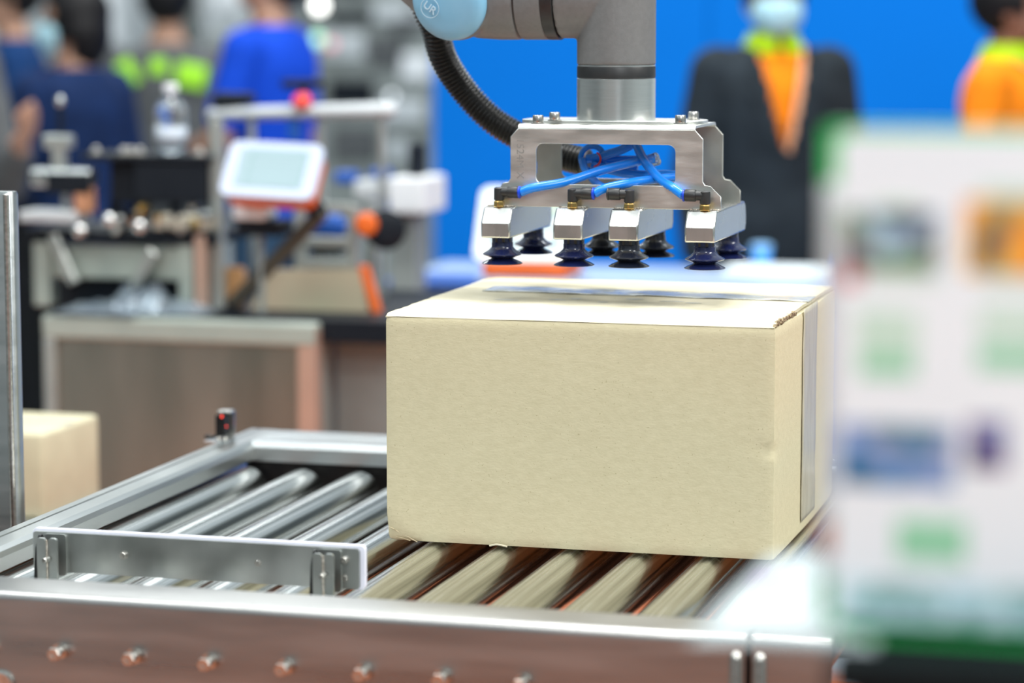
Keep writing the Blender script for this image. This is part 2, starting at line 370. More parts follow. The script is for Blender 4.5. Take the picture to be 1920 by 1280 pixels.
# near beam: plate with rounded folded flange, two lengths butted at x = -0.476
def near_beam(x0, x1):
    prof = []                                                  # (y, z) outline of the folded sheet
    R = 0.010
    prof += [(2.600, 0.60)]
    for k in range(7):
        t = math.radians(180 - 90 * k / 6); prof.append((2.610 + R * math.cos(t), ZT - R + R * math.sin(t)))
    prof += [(2.668, ZT), (2.6715, ZT - 0.002), (2.6715, ZT - 0.022), (2.6695, ZT - 0.022), (2.6695, ZT - 0.003), (2.610, ZT - 0.003)]
    prof += [(2.603, ZT - 0.010), (2.603, 0.60)]
    m = MB(); m.ring_loft([[Vector((x0, y, z)) for y, z in prof], [Vector((x1, y, z)) for y, z in prof]])
    return m
near_beam(XL, -0.4795).build('side_beam', 'steel_x', cv, 25)
near_beam(-0.4725, XR).build('side_beam', 'steel_x', cv, 25)
m = MB(); m.box((XL, 2.612, 0.60), (XR - 0.004, 2.618, ZT - 0.012)); m.build('dark_backing', 'dark', cv, None)
# dome topped vertical edge strips at the joint
for xx in (-0.4885, -0.4645):
    m = MB(); m.lathe((xx, 2.601, 0.60), (0, 0, 1), [(0.0068, 0), (0.0068, 0.262), (0.0055, 0.266), (0.003, 0.269), (0.0004, 0.270)], 16)
    m.build('joint_strip', 'bolt', cv, 50)
# far beam: box flange with a lip
def far_prof(y0, y1):
    return [(y0, ZR), (y0, ZT - 0.008), (y0 + 0.003, ZT - 0.003), (y0 + 0.009, ZT), (y0 + 0.055, ZT + 0.0005), (y0 + 0.058, ZT - 0.0015),
            (y0 + 0.062, ZT - 0.0015), (y0 + 0.065, ZT + 0.0005), (y1 - 0.004, ZT), (y1, ZT - 0.004), (y1, 0.60), (y1 - 0.003, 0.60), (y1 - 0.003, ZT - 0.012), (y0 + 0.004, ZT - 0.012), (y0 + 0.004, ZR)]
FP = far_prof(3.620, 3.735)
m = MB(); m.ring_loft([[Vector((-1.392, y, z)) for y, z in FP], [Vector((XR, y, z)) for y, z in FP]]); m.build('far_beam', 'steel_beam', cv, 25)
m = MB(); m.box((-1.40, 3.628, 0.62), (XR - 0.004, 3.634, ZR - 0.002)); m.build('dark_backing', 'dark', cv, None)  # added dark sheet, paints the shade in the gap behind the rollers
# left rail: runs in depth
LP = [(-1.384, ZR + 0.002), (-1.384, ZT - 0.010), (-1.387, ZT - 0.004), (-1.393, ZT), (-1.4165, ZT), (-1.4175, ZT - 0.004), (-1.4195, ZT - 0.004), (-1.4205, ZT),
      (-1.432, ZT), (-1.436, ZT - 0.003), (-1.436, 0.60), (-1.433, 0.60), (-1.433, ZT - 0.012), (-1.388, ZT - 0.012), (-1.388, ZR + 0.002)]
m = MB(); m.ring_loft([[Vector((x, y, z)) for x, z in LP] for y in (2.672, 3.735)]); m.build('end_rail', 'steel', cv, 25)
m = MB(); m.box((-1.4195, 2.68, ZT - 0.0035), (-1.4175, 3.70, ZT - 0.0025)); m.build('rail_groove', 'dark', cv, None)
# right end rail
m = MB(); m.ring_loft([[Vector((-1.791 - x + 0.0, y, z)) for x, z in LP] for y in (2.672, 3.62)])
for v in m.bm.verts: v.co.x = v.co.x
m.build('end_rail', 'steel', cv, 25)
# rollers
def roller_mesh():
    m = MB(); L0 = 2.635; L1 = 3.600; P = [(0.012, 0), (RR - 0.003, 0), (RR, 0.003)]
    for g in (0.078, 0.108):
        P += [(RR, g - 0.006), (RR - 0.003, g - 0.003), (RR - 0.004, g), (RR - 0.003, g + 0.003), (RR, g + 0.006)]
    P += [(RR, L1 - L0 - 0.004), (RR - 0.004, L1 - L0), (RR - 0.009, L1 - L0), (RR - 0.009, L1 - L0 - 0.004), (0.012, L1 - L0 - 0.004)]
    m.lathe((0, L0, 0), (0, 1, 0), P, 48); return m
first = None
for k in range(12):
    cx = -1.387 + 0.085 * k
    if cx > -0.43: break
    if first is None:
        first = roller_mesh().build('roller', 'roller', None, 30); first.parent = cv; first.location = (cx + 0.95, -3.15, RZ)
        ax = MB(); ax.cyl((0, 3.59, 0), (0, 3.625, 0), 0.008, 12); a_ = ax.build('axle', 'bolt', None, 40); a_.parent = first
    else: copy_part(first, cv, (cx + 0.95, -3.15, RZ))
# axle bolts standing out of the near plate
bolt = MB()
bolt.lathe((0, 0, 0), (0, -1, 0), [(0.0085, 0), (0.0088, 0.0012), (0.0088, 0.002)], 20)
bolt.lathe((0, -0.002, 0), (0, -1, 0), [(0.0056, 0), (0.0056, 0.012), (0.0050, 0.0128)], 20)
bolt.lathe((0, -0.0128, 0), (0, -1, 0), [(0.0075, 0.0), (0.0078, 0.001), (0.0078, 0.004), (0.0070, 0.0052), (0.0032, 0.0052), (0.0030, 0.003)], 6)
bo = bolt.build('axle_bolt', 'bolt', None, 40); bo.parent = cv; bo.location = (-1.387 + 0.95, 2.600 - 3.15, 0.8245)
for k in range(-2, 11):
    if k == 0 or (k < 0): continue
    cx = -1.387 + 0.085 * k
    if cx > -0.66: break
    copy_part(bo, cv, (cx + 0.95, 2.600 - 3.15, 0.8235))
# round hole plug near bottom left of the plate
c0 = onY(2, 1272, 2.60)
m = MB(); m.lathe((c0.x, 2.600, c0.z - 0.006), (0, -1, 0), [(0.016, 0), (0.016, 0.003), (0.013, 0.004), (0.012, 0.001)], 28); m.build('hole_rim', 'bolt', cv, 40)
# under tray, cross members and legs
for (lx, ly) in ((-1.40, 2.65), (-1.40, 3.70), (-0.43, 2.65), (-0.43, 3.70)):
    m = MB(); m.box((lx - 0.025, ly - 0.02, 0.05), (lx + 0.025, ly + 0.02, 0.745), 0.003); m.build('leg', 'steel', cv, None)
    m = MB(); m.lathe((lx, ly, 0.008), (0, 0, 1), [(0.035, 0), (0.035, 0.008), (0.012, 0.016), (0.010, 0.045)], 20); m.build('foot', 'dark', cv, 40)
for ly in (2.65, 3.70):
    m = MB(); m.box((-1.38, ly - 0.015, 0.22), (-0.45, ly + 0.015, 0.26), 0.003); m.build('cross_rail', 'steel', cv, None)

# guide bar over the rollers, standing on the near beam
GY = 2.814
gb = thing('guide_bar', 'steel guide bar with white backing strip bolted across the conveyor in front of the carton', 'guide bar', (-1.15, GY, ZR))
gb.parent = None
m = MB(); m.plate(rrect(-1.348, 0.8605, -0.9535, 0.9065, 0.004), [], 0.004, (0, GY, 0), (1, 0, 0), (0, 0, 1), (0, 1, 0)); m.build('bar_plate', 'plate', gb, None, 0.0004)
m = MB(); m.plate(rrect(-1.350, 0.8595, -0.9485, 0.9095, 0.005), [], 0.007, (0, GY + 0.0045, 0), (1, 0, 0), (0, 0, 1), (0, 1, 0)); m.build('backing_strip', 'pom', gb, None, 0.0008)
def guide_bracket(px):
    c = onY(px, 1035, GY).x; r = MB()
    r.plate(rrect(c - 0.016, 0.857, c + 0.012, 0.905, 0.004), [], 0.003, (0, GY - 0.003, 0), (1, 0, 0), (0, 0, 1), (0, 1, 0))
    b = r.build('bracket', 'plate', gb, None, 0.0004)
    # bent cheek that reaches down to the near beam
    o = [(0, 0.852), (0, 0.900), (0.006, 0.906), (0.012, 0.905), (0.020, 0.892), (0.026, 0.852)]
    r = MB(); r.plate([(p[0], p[1]) for p in o], [], 0.003, (c - 0.0165, GY - 0.004, 0), (0, -1, 0), (0, 0, 1), (1, 0, 0)); r.build('cheek', 'dark', b, None, 0.0004)
    r = MB(); r.plate(rrect(c - 0.0135, 0.853, c - 0.0025, 0.9045, 0.0035), [], 0.0035, (0, GY - 0.0265, 0), (1, 0, 0), (0, 0, 1), (0, 1, 0)); r.build('hinge_leaf', 'plate', b, None, 0.0004)
    r = MB(); r.plate(rrect(c - 0.0005, 0.8545, c + 0.0100, 0.9040, 0.0035), [], 0.0045, (0, GY - 0.0240, 0), (1, 0, 0), (0, 0, 1), (0, 1, 0)); r.build('hinge_leaf', 'plate', b, None, 0.0004)
    r = MB()
    for i in range(23): r.sphere((c - 0.0015, GY - 0.0255, 0.855 + i * 0.0021), 0.0013, (1, .8, 1), 6, 4)
    r.build('weld_seam', 'weld', b, 60)
    r = MB(); r.lathe((c + 0.0005, GY - 0.0265, 0.881), (0, -1, 0), [(0.0030, 0), (0.0030, 0.010), (0.0022, 0.0112)], 14); r.build('pivot_pin', 'bolt', b, 40)
    r = MB(); r.box((c - 0.016, GY - 0.142, 0.8540), (c + 0.010, GY - 0.022, 0.8565))
    r.build('foot_plate', 'plate', b, None)
guide_bracket(108); guide_bracket(622)
def screw(x, z, flush):
    r = MB()
    if flush: r.lathe((x, GY, z), (0, -1, 0), [(0.0042, 0), (0.0042, 0.0006), (0.0034, 0.0006), (0.0033, 0.0001), (0.0028, 0.0001), (0.0028, 0.0009), (0.0024, 0.0013)], 20)
    else: r.lathe((x, GY, z), (0, -1, 0), [(0.0050, 0), (0.0050, 0.001), (0.0040, 0.001), (0.0040, 0.0050), (0.0034, 0.0060), (0.0016, 0.0060), (0.0015, 0.004)], 20)
    r.build('screw', 'bolt', gb, 40)
for px, py, fl in ((78, 1011, 1), (78, 1045, 1), (233, 1040, 0), (484, 1055, 1), (647, 1049, 0), (647, 1083, 1)):
    q = onY(px, py, GY); screw(q.x, q.z, fl)

# photo sensor on the far left corner
sx, sy = onZ(420, 826, ZT).x, onZ(420, 826, ZT).y
se = thing('photo_sensor', 'small black photoelectric sensor with red lights on a bent steel bracket', 'sensor', (sx, sy, ZT))
m = MB(); m.box((sx - 0.022, sy - 0.022, ZT + 0.0006), (sx + 0.014, sy + 0.016, ZT + 0.0026), 0.0008); m.build('bracket_foot', 'steel_top', se, None)
m = MB(); m.plate(rrect(-0.0085, 0.0, 0.0115, 0.042, 0.003), [], 0.0022, (sx, sy + 0.013, ZT + 0.002), (1, 0, 0), (0, 0, 1), (0, 1, 0))
m.box((sx - 0.0085, sy - 0.004, ZT + 0.0400), (sx + 0.0115, sy + 0.0145, ZT + 0.0440), 0.0015); m.build('bracket', 'bolt', se, None)
m = MB(); m.box((sx - 0.0095, sy - 0.010, ZT + 0.008), (sx + 0.0055, sy + 0.0125, ZT + 0.0385), 0.0015, 2); m.build('sensor_body', 'dark', se, None)
m = MB(); m.sphere((sx + 0.001, sy - 0.0095, ZT + 0.0365), 0.0017, (1, 1, 1), 12, 8); m.build('indicator_light', 'red_led', se, 60)
m = MB(); m.box((sx + 0.0050, sy - 0.005, ZT + 0.020), (sx + 0.0060, sy - 0.003, ZT + 0.0235), 0.0004); m.build('lens', 'red_led', se, None)
for dx in (-0.003, 0.007):
    m = MB(); m.lathe((sx + dx, sy - 0.012, ZT + 0.0026), (0, 0, 1), [(0.0034, 0), (0.0034, 0.0035), (0.0024, 0.0045)], 14); m.build('screw', 'bolt', se, 40)
m = MB(); m.tube([(sx - 0.004, sy + 0.002, ZT + 0.008), (sx - 0.012, sy, ZT + 0.006), (sx - 0.020, sy - 0.003, ZT + 0.0045), (sx - 0.026, sy - 0.004, ZT + 0.0044)], 0.0022, 10)
m.lathe((sx - 0.018, sy - 0.003, ZT + 0.003), (-1, 0, 0.35), [(0.0036, 0), (0.0036, 0.008), (0.0028, 0.010)], 12); m.build('cable', 'dark', se, 60)

# stainless post at the left edge and pale carton behind it
pc = deep(20, 640, 3.45)
sp = thing('stainless_column', 'tall stainless steel column with rounded corner left of the conveyor', 'column', (pc.x - 0.10, pc.y + 0.05, 0))
topz = onY(10, 360, pc.y).z
o = rrect(pc.x - 0.22, pc.y, pc.x + 0.006, pc.y + 0.024, 0.008, 8)
m = MB(); m.ring_loft([[Vector((x, y, z)) for x, y in o] for z in (0.0, topz - 0.004)] + [[Vector((pc.x - 0.107 + (x - pc.x + 0.107) * 0.985, pc.y + 0.012 + (y - pc.y - 0.012) * 0.9, topz)) for x, y in o]])
m.build('post_body', 'steel', sp, 30)
m = MB(); m.cyl((pc.x + 0.0, pc.y - 0.004, 0.01), (pc.x + 0.0, pc.y - 0.004, topz - 0.002), 0.004, 14, 0.001); m.build('edge_bead', 'bolt', sp, 40)
q = onY(60, 812, 3.95)
cb = thing('small_carton', 'pale cream carton behind the stainless column at the left edge', 'box', (q.x - 0.05, 4.05, 0))
cz = q.z; cy0 = 3.95
m = MB(); m.box((q.x - 0.14, cy0, cz - 0.14), (q.x + 0.018, cy0 + 0.22, cz), 0.008, 3); m.build('carton_body', 'cream', cb, 40)
m = MB(); m.box((q.x - 0.14, cy0 + 0.10, cz - 0.0004), (q.x + 0.014, cy0 + 0.13, cz + 0.0006)); m.build('tape_strip', 'tape', cb, None)
st = thing('side_shelf', 'low steel shelf stand under the pale cream carton', 'stand', (q.x - 0.06, 4.06, 0))
m = MB(); m.box((q.x - 0.2, cy0 - 0.02, cz - 0.165), (q.x + 0.03, cy0 + 0.26, cz - 0.14), 0.003); m.build('shelf_top', 'steel', st, None)
for dx, dy in ((-0.18, 0.0), (0.01, 0.0), (-0.18, 0.24), (0.01, 0.24)):
    m = MB(); m.box((q.x + dx - 0.012, cy0 + dy - 0.012, 0), (q.x + dx + 0.012, cy0 + dy + 0.012, cz - 0.165), 0.002); m.build('leg', 'steel', st, None)

# ------------------------------------------------------------------ big carton
BX0, BX1, BY0, BY1, BZ0, BZ1 = -1.0215, -0.5415, 3.116, 3.585, ZR - 0.0020, 1.132
bxr = thing('cardboard_carton', 'large plain cardboard carton sealed with clear tape on the conveyor rollers', 'box', ((BX0 + BX1) / 2, (BY0 + BY1) / 2, BZ0))
def carton_body():
    NX, NY, NZ = 60, 40, 40; bm = bmesh.new(); V = {}
    def vv(i, j, k):
        key = (i, j, k)
        if key not in V: V[key] = bm.verts.new((BX0 + (BX1 - BX0) * i / NX, BY0 + (BY1 - BY0) * j / NY, BZ0 + (BZ1 - BZ0) * k / NZ))
        return V[key]
    for i in range(NX):
        for k in range(NZ):
            bm.faces.new((vv(i, 0, k), vv(i + 1, 0, k), vv(i + 1, 0, k + 1), vv(i, 0, k + 1)))
            bm.faces.new((vv(i, NY, k), vv(i, NY, k + 1), vv(i + 1, NY, k + 1), vv(i + 1, NY, k)))
    for j in range(NY):
        for k in range(NZ):
            bm.faces.new((vv(0, j, k), vv(0, j, k + 1), vv(0, j + 1, k + 1), vv(0, j + 1, k)))
            bm.faces.new((vv(NX, j, k), vv(NX, j + 1, k), vv(NX, j + 1, k + 1), vv(NX, j, k + 1)))
    for i in range(NX):
        for j in range(NY):
            bm.faces.new((vv(i, j, 0), vv(i, j + 1, 0), vv(i + 1, j + 1, 0), vv(i + 1, j, 0)))
            bm.faces.new((vv(i, j, NZ), vv(i + 1, j, NZ), vv(i + 1, j + 1, NZ), vv(i, j + 1, NZ)))
    for v in bm.verts:
        x, y, z = v.co; c = v.co.copy()
        # rounded edges
        R = 0.005
        def inner(t, a, b): return min(max(t, a + R), b - R)
        ic = Vector((inner(x, BX0, BX1), inner(y, BY0, BY1), inner(z, BZ0, BZ1))); d = c - ic
        if d.length > 1e-6 and sum(abs(t) > 1e-5 for t in d) > 1: c = ic + d.normalized() * R
        # slight swell of the walls, waves
        n = noise.noise(Vector((x, y, z)) * 9) * 0.0007
        if abs(y - BY0) < 1e-4:
            c.y -= 0.0025 * math.sin(PI * (x - BX0) / (BX1 - BX0)) * math.sin(PI * (z - BZ0) / (BZ1 - BZ0)) + n
            # crushed lower left corner
            d2 = (x - BX0) * 0.8 + (z - BZ0)
            if d2 < 0.034: c.y += (0.034 - d2) * 0.30 * (1 + 0.5 * noise.noise(Vector((x * 90, 0, z * 90))))
            # crease at the right edge
            g = math.exp(-((x - BX1) / 0.020) ** 2) * math.exp(-((z - (0.985 + (x - BX1) * -0.3)) / 0.004) ** 2)
            c.y += 0.004 * g
        if abs(x - BX1) < 1e-4:
            g = math.exp(-((y - BY0) / 0.014) ** 2) * math.exp(-((z - 0.984) / 0.004) ** 2); c.x -= 0.004 * g
            c.x += n + 0.002 * math.sin(PI * (y - BY0) / (BY1 - BY0))
        if abs(z - BZ0) < 1e-4: pass
        v.co = c
    return bm
m = MB(); m.bm.free(); m.bm = carton_body(); m.build('carton_body', 'card', bxr, 60)
m = MB(); m.box((BX0 + 0.022, BY0 + 0.026, RZ + RR + 0.0002), (BX1 - 0.022, BY1 - 0.02, BZ0 + 0.001), 0.002); m.build('bottom_flap', 'card', bxr, None)
def topz(x, y):
    u = (x - BX0) / (BX1 - BX0); s = abs(y - (BY0 + BY1) / 2) / ((BY1 - BY0) / 2); q = min(1, max(0, u) / 0.07)
    return BZ1 + 0.0040 + 0.0042 * (1 - s * s) * (1 - (1 - q) ** 2) * (1 - 0.6 * max(0, u)) + 0.0010 * noise.noise(Vector((x * 14, y * 14, 0)))
def flap(y0, y1, name):
    # sheet with corrugated thickness, rising slightly, wavy left end
    bm = bmesh.new(); NX, NY = 60, 40; top = []; bot = []
    for i in range(NX + 1):
        rt = []; rb = []
        for j in range(NY + 1):
            x = BX0 + 0.001 + (BX1 - BX0 - 0.0035) * i / NX; y = y0 + (y1 - y0) * j / NY
            u = i / NX; s = abs(y - (BY0 + BY1) / 2) / ((BY1 - BY0) / 2)
            z = topz(x, y)
            e = 1 - s
            if e < 0.06: z -= 0.0060 * (1 - e / 0.06) ** 2
            if i == 0: x += 0.0016 * noise.noise(Vector((0, y * 60, 3)))
            if u < 0.03: z -= 0.0015 * (1 - u / 0.03)
            rt.append(bm.verts.new((x, y, z))); rb.append(bm.verts.new((x, y, max(BZ1 - 0.0005, z - 0.0040))))
        top.append(rt); bot.append(rb)
    for i in range(NX):
        for j in range(NY):
            bm.faces.new((top[i][j], top[i + 1][j], top[i + 1][j + 1], top[i][j + 1]))
            bm.faces.new((bot[i][j], bot[i][j + 1], bot[i + 1][j + 1], bot[i + 1][j]))
    for i in range(NX):
        bm.faces.new((top[i][0], bot[i][0], bot[i + 1][0], top[i + 1][0])); bm.faces.new((top[i][NY], top[i + 1][NY], bot[i + 1][NY], bot[i][NY]))
    for j in range(NY):
        bm.faces.new((top[0][j], top[0][j + 1], bot[0][j + 1], bot[0][j])); bm.faces.new((top[NX][j], bot[NX][j], bot[NX][j + 1], top[NX][j + 1]))
    m = MB(); m.bm.free(); m.bm = bm; return m.build(name, 'card_flap', bxr, 50)
YM = (BY0 + BY1) / 2 + 0.035
flap(BY0 + 0.0012, YM - 0.0015, 'front_flap'); flap(YM + 0.0015, BY1 - 0.0012, 'rear_flap')
# tape over the seam, wrinkled, running down the right side
bm = bmesh.new(); NX = 90; NY = 8; rows = []
for i in range(NX + 1):
    r = []
    for j in range(NY + 1):
        u = i / NX; x = BX0 + 0.055 + (BX1 - BX0 - 0.056) * u; y = YM - 0.034 + 0.060 * j / NY + 0.002 * noise.noise(Vector((u * 6, 0, 0)))
        s = abs(y - (BY0 + BY1) / 2) / ((BY1 - BY0) / 2)
        z = topz(x, y) + 0.0008
        z += 0.0022 * abs(noise.noise(Vector((x * 30 + y * 20, y * 50, 1.7))))
        r.append(bm.verts.new((x, y, z)))
    rows.append(r)
for i in range(NX):
    for j in range(NY): bm.faces.new((rows[i][j], rows[i + 1][j], rows[i + 1][j + 1], rows[i][j + 1]))
m = MB(); m.bm.free(); m.bm = bm; o = m.build('tape_strip', 'tape', bxr, 70)
sd = o.modifiers.new('t', 'SOLIDIFY'); sd.thickness = 0.0004
bm = bmesh.new(); rows = []
for i in range(41):
    r = []
    for j in range(9):
        z = BZ1 + 0.003 - (BZ1 - BZ0 - 0.012) * i / 40; y = YM - 0.095 + 0.105 * j / 8 + 0.002 * noise.noise(Vector((0, 0, z * 20)))
        x = BX1 + 0.0022 + 0.002 * math.sin(PI * (y - BY0) / (BY1 - BY0)) + 0.0011 * abs(noise.noise(Vector((0, y * 120, z * 12)))) - 0.0012
        r.append(bm.verts.new((x, y, z)))
    rows.append(r)
for i in range(40):
    for j in range(8): bm.faces.new((rows[i][j], rows[i + 1][j], rows[i + 1][j + 1], rows[i][j + 1]))
m = MB(); m.bm.free(); m.bm = bm; o = m.build('side_tape', 'tape_side', bxr, 70); sd = o.modifiers.new('t', 'SOLIDIFY'); sd.thickness = 0.0004
# torn corrugation along the right top edge
m = MB(); random.seed(3)
for i in range(34):
    y = BY0 + 0.004 + i * 0.0042 + random.uniform(-0.001, 0.001); hgt = random.uniform(0.0008, 0.0032) * (1.25 if 2 < i < 30 else .5)
    z = BZ1 + 0.0030 + random.uniform(-0.001, 0.0012)
    m.box((BX1 - 0.0055 + random.uniform(0, .0015), y, z - 0.003), (BX1 - 0.0008 + random.uniform(-.001, .0005), y + random.uniform(0.002, 0.0055), z + hgt * 0.7), 0.0003, 1,
          Matrix.Rotation(random.uniform(-.5, .5), 3, 'X'))
m.build('torn_edge', 'card_edge', bxr, None)
# crumpled layers at the lower left corner and small flakes
m = MB()
def crush(p):
    d2 = (p.x - BX0) * 0.8 + (p.z - BZ0)
    p = p.copy(); p.y = BY0 + 0.0002 + (max(0, 0.034 - d2) * 0.30 if d2 < 0.034 else 0); return p
for a, b in (((727, 988), (750, 1001)), ((750, 1001), (782, 1016)), ((740, 1008), (768, 1014))):
    p = onY(*a, BY0); q = onY(*b, BY0)
    m.tube([crush(p), crush((p + q) / 2 + Vector((0, 0, 0.0008))), crush(q)], 0.0005, 6, 4)
m.build('crushed_corner', 'card_crease', bxr, 60)
m = MB()
q = onY(933, 1022, BY0 - 0.001); m.tube([q + Vector((-0.010, 0, -0.001)), q + Vector((0, -0.0015, 0.0014)), q + Vector((0.012, 0, -0.001))], 0.0012, 6, 5)
m.build('frayed_bit', 'card_flap', bxr, 60)
m = MB(); random.seed(9)
for px, w in ((950, .03), (1045, .022), (1080, .014), (1130, .012), (1190, .022), (1260, .03), (1300, .02)):
    c = onZ(px, 562 + random.uniform(-3, 4) + (px - 950) * .008, BZ1 + 0.0066)
    m.sphere((c.x, c.y, topz(c.x, c.y) + 0.0002), 1.0, (w * .55, 0.007, 0.0003), 14, 6)
m.build('tape_residue', 'smudge', bxr, 60)

# ------------------------------------------------------------------ robot wrist
GX = -0.788; GYc = 3.343
rb = thing('robot_arm', 'grey collaborative robot arm wrist with pale blue cap reaching down over the carton', 'robot arm', (GX, GYc, 1.361))
RW = 0.0495
m = MB(); m.lathe((GX, GYc, 1.3605), (0, 0, 1), [(RW - 0.001, 0), (RW, 0.001), (RW, 0.0535), (RW - 0.001, 0.0545)], 64); m.build('tool_flange', 'alu', rb, 30)
m = MB(); m.lathe((GX, GYc, 1.4150), (0, 0, 1), [(RW - 0.001, 0), (RW, 0.001), (RW, 0.0135), (RW - 0.0005, 0.0145)], 64); m.build('black_seal', 'robot_black', rb, 30)
m = MB(); m.lathe((GX, GYc, 1.4297), (0, 0, 1), [(RW - 0.0004, 0), (RW - 0.0004, 0.0016)], 64); m.build('seal_ring', 'alu', rb, 30)
def fuse(m, name, mt, parent, voxel, smooth_it=2, world=True, cut=None, solid=None, smooth=True):
    bmesh.ops.recalc_face_normals(m.bm, faces=m.bm.faces)
    me = bpy.data.meshes.new(name); m.bm.to_mesh(me); m.bm.free()
    t = bpy.data.objects.new('tmp', me); COL.objects.link(t)
    r = t.modifiers.new('r', 'REMESH'); r.mode = 'VOXEL'; r.voxel_size = voxel
    if smooth_it: s_ = t.modifiers.new('s', 'SMOOTH'); s_.iterations = smooth_it; s_.factor = 0.6
    dg = bpy.context.evaluated_depsgraph_get(); dg.update()
    out = bpy.data.meshes.new_from_object(t.evaluated_get(dg)); bpy.data.objects.remove(t); out.name = name
    if cut:
        b = bmesh.new(); b.from_mesh(out)
        bmesh.ops.delete(b, geom=[f for f in b.faces if cut(f.calc_center_median())], context='FACES')
        b.to_mesh(out); b.free()
    out.materials.clear()
    o = link(name, out, mt, parent, 180 if smooth else None, world)
    if solid:
        sm = o.modifiers.new('t', 'SOLIDIFY'); sm.thickness = solid
    return o
# wrist body: vertical part fused with the horizontal joint
HZ = 1.5175; HR = 0.0555
m = MB(); m.lathe((GX, GYc, 1.4312), (0, 0, 1), [(RW, 0), (RW, 0.16), (RW - 0.004, 0.172), (RW - 0.014, 0.178)], 64)
m.lathe((-0.858, GYc, HZ), (1, 0, 0), [(HR - 0.002, 0), (HR - 0.002, 0.03), (0.049, 0.055), (0.046, 0.09)], 64)
fuse(m, 'wrist_housing', 'robot', rb, 0.0022, 3)
xs = -0.858
m = MB(); m.lathe((xs - 0.0005, GYc, HZ), (-1, 0, 0), [(HR - 0.001, 0), (HR, 0.0008), (HR, 0.0150), (HR - 0.001, 0.0158)], 64); m.build('black_seal', 'robot_black', rb, 30)
m = MB(); m.lathe((xs - 0.0162, GYc, HZ), (-1, 0, 0), [(HR - 0.001, 0), (HR - 0.0002, 0.001), (HR - 0.0002, 0.032), (HR - 0.0010, 0.0335)], 64); m.build('joint_collar', 'robot', rb, 30)
m = MB(); m.lathe((xs - 0.0498, GYc, HZ), (-1, 0, 0), [(HR - 0.0022, 0), (HR - 0.0022, 0.0022)], 64); m.build('black_seal', 'robot_black', rb, 30)
# next joint: drum whose axis points towards the viewer, carrying the blue cap
cc = onY(872, -12, 3.335)
ax = Vector((-0.16, -0.96, -0.20)).normalized()
m = MB(); m.lathe((xs - 0.0520, GYc, HZ), (-1, 0, 0), [(HR - 0.001, 0), (HR, 0.002), (HR, 0.030), (HR - 0.002, 0.06), (HR - 0.01, 0.075)], 64)
m.lathe(cc - ax * 0.055, ax, [(0.045, -0.01), (0.052, 0.0), (0.0535, 0.02), (0.0535, 0.088), (0.051, 0.096)], 64)
fd = (onY(690, -49, 3.36) - onY(805, 52, 3.36)).normalized()
fb = cc + Vector((-0.016, 0.03, -0.010))
m.cyl(fb, fb + (fd + Vector((0, 0.10, 0))).normalized() * 0.55, 0.049, 48, 0.0, 0.053)
fuse(m, 'forearm_housing', 'robot', rb, 0.0026, 4)
m = MB(); m.lathe(cc + ax * 0.0400, ax, [(0.0480, 0.0), (0.0505, 0.003), (0.0497, 0.010), (0.044, 0.0165), (0.032, 0.0200), (0.015, 0.0212), (0.0005, 0.0214)], 64)
capo = m.build('joint_cap', 'robot_blue', rb, 60)
a, u, v = frame_of(ax)
rx = RT * 0.80 - UP * 0.55; rx = (rx - a * rx.dot(a)).normalized(); ry = a.cross(rx)
ec = cc + ax * 0.0608 + (onY(836, 0, 3.3) - onY(872, -12, 3.3)) * 0.75
text_obj('cap_emblem', 'UR', 0.014, 0.0006, 'emblem', ec, rx, ry, capo)
m = MB(); m.tube([ec + (u * math.cos(t) + v * math.sin(t)) * 0.0125 for t in [2 * PI * k / 24 for k in range(25)]], 0.0004, 6, 0); m.build('emblem_ring', 'emblem', capo, 60)
# elbow end of the arm, above the picture
e0 = fb + (fd + Vector((0, 0.10, 0))).normalized() * 0.56
m = MB(); m.lathe(e0 - Vector((0, 0.085, 0)), (0, 1, 0), [(0.05, 0), (0.062, 0.008), (0.064, 0.02), (0.064, 0.15), (0.062, 0.162), (0.05, 0.17)], 48); m.build('elbow_joint', 'robot', rb, 30)

# corrugated hose
hs = thing('corrugated_hose', 'black corrugated cable hose curving from the robot arm down behind the gripper bracket', 'hose', onY(805, 40, 3.42))
hp = [onY(770, -40, 3.42), onY(812, 45, 3.43), onY(832, 110, 3.45), onY(872, 172, 3.47), onY(925, 226, 3.48), onY(985, 262, 3.48), onY(1040, 288, 3.475), onY(1095, 303, 3.465)]
P = path(hp, 60)
L = [0]
for i in range(1, len(P)): L.append(L[-1] + (P[i] - P[i - 1]).length)
N = int(L[-1] / 0.00072); R_ = []; j = 0
for i in range(N + 1):
    s_ = L[-1] * i / N
    while j < len(L) - 2 and L[j + 1] < s_: j += 1
    R_.append(P[j].lerp(P[j + 1], (s_ - L[j]) / (L[j + 1] - L[j])))
m = MB(); m.tube(R_, 0.018, 24, 0, rfun=lambda t, i: 0.0156 + 0.0034 * (0.5 + 0.5 * math.sin(i * 2 * PI / 8)) ** 0.7); m.build('hose_tube', 'hose', hs, 180)
m = MB(); m.cyl(P[-1], P[-1] + (P[-1] - P[-6]).normalized() * 0.006, 0.0175, 24, 0.002); m.build('end_collar', 'fit', hs, 40)

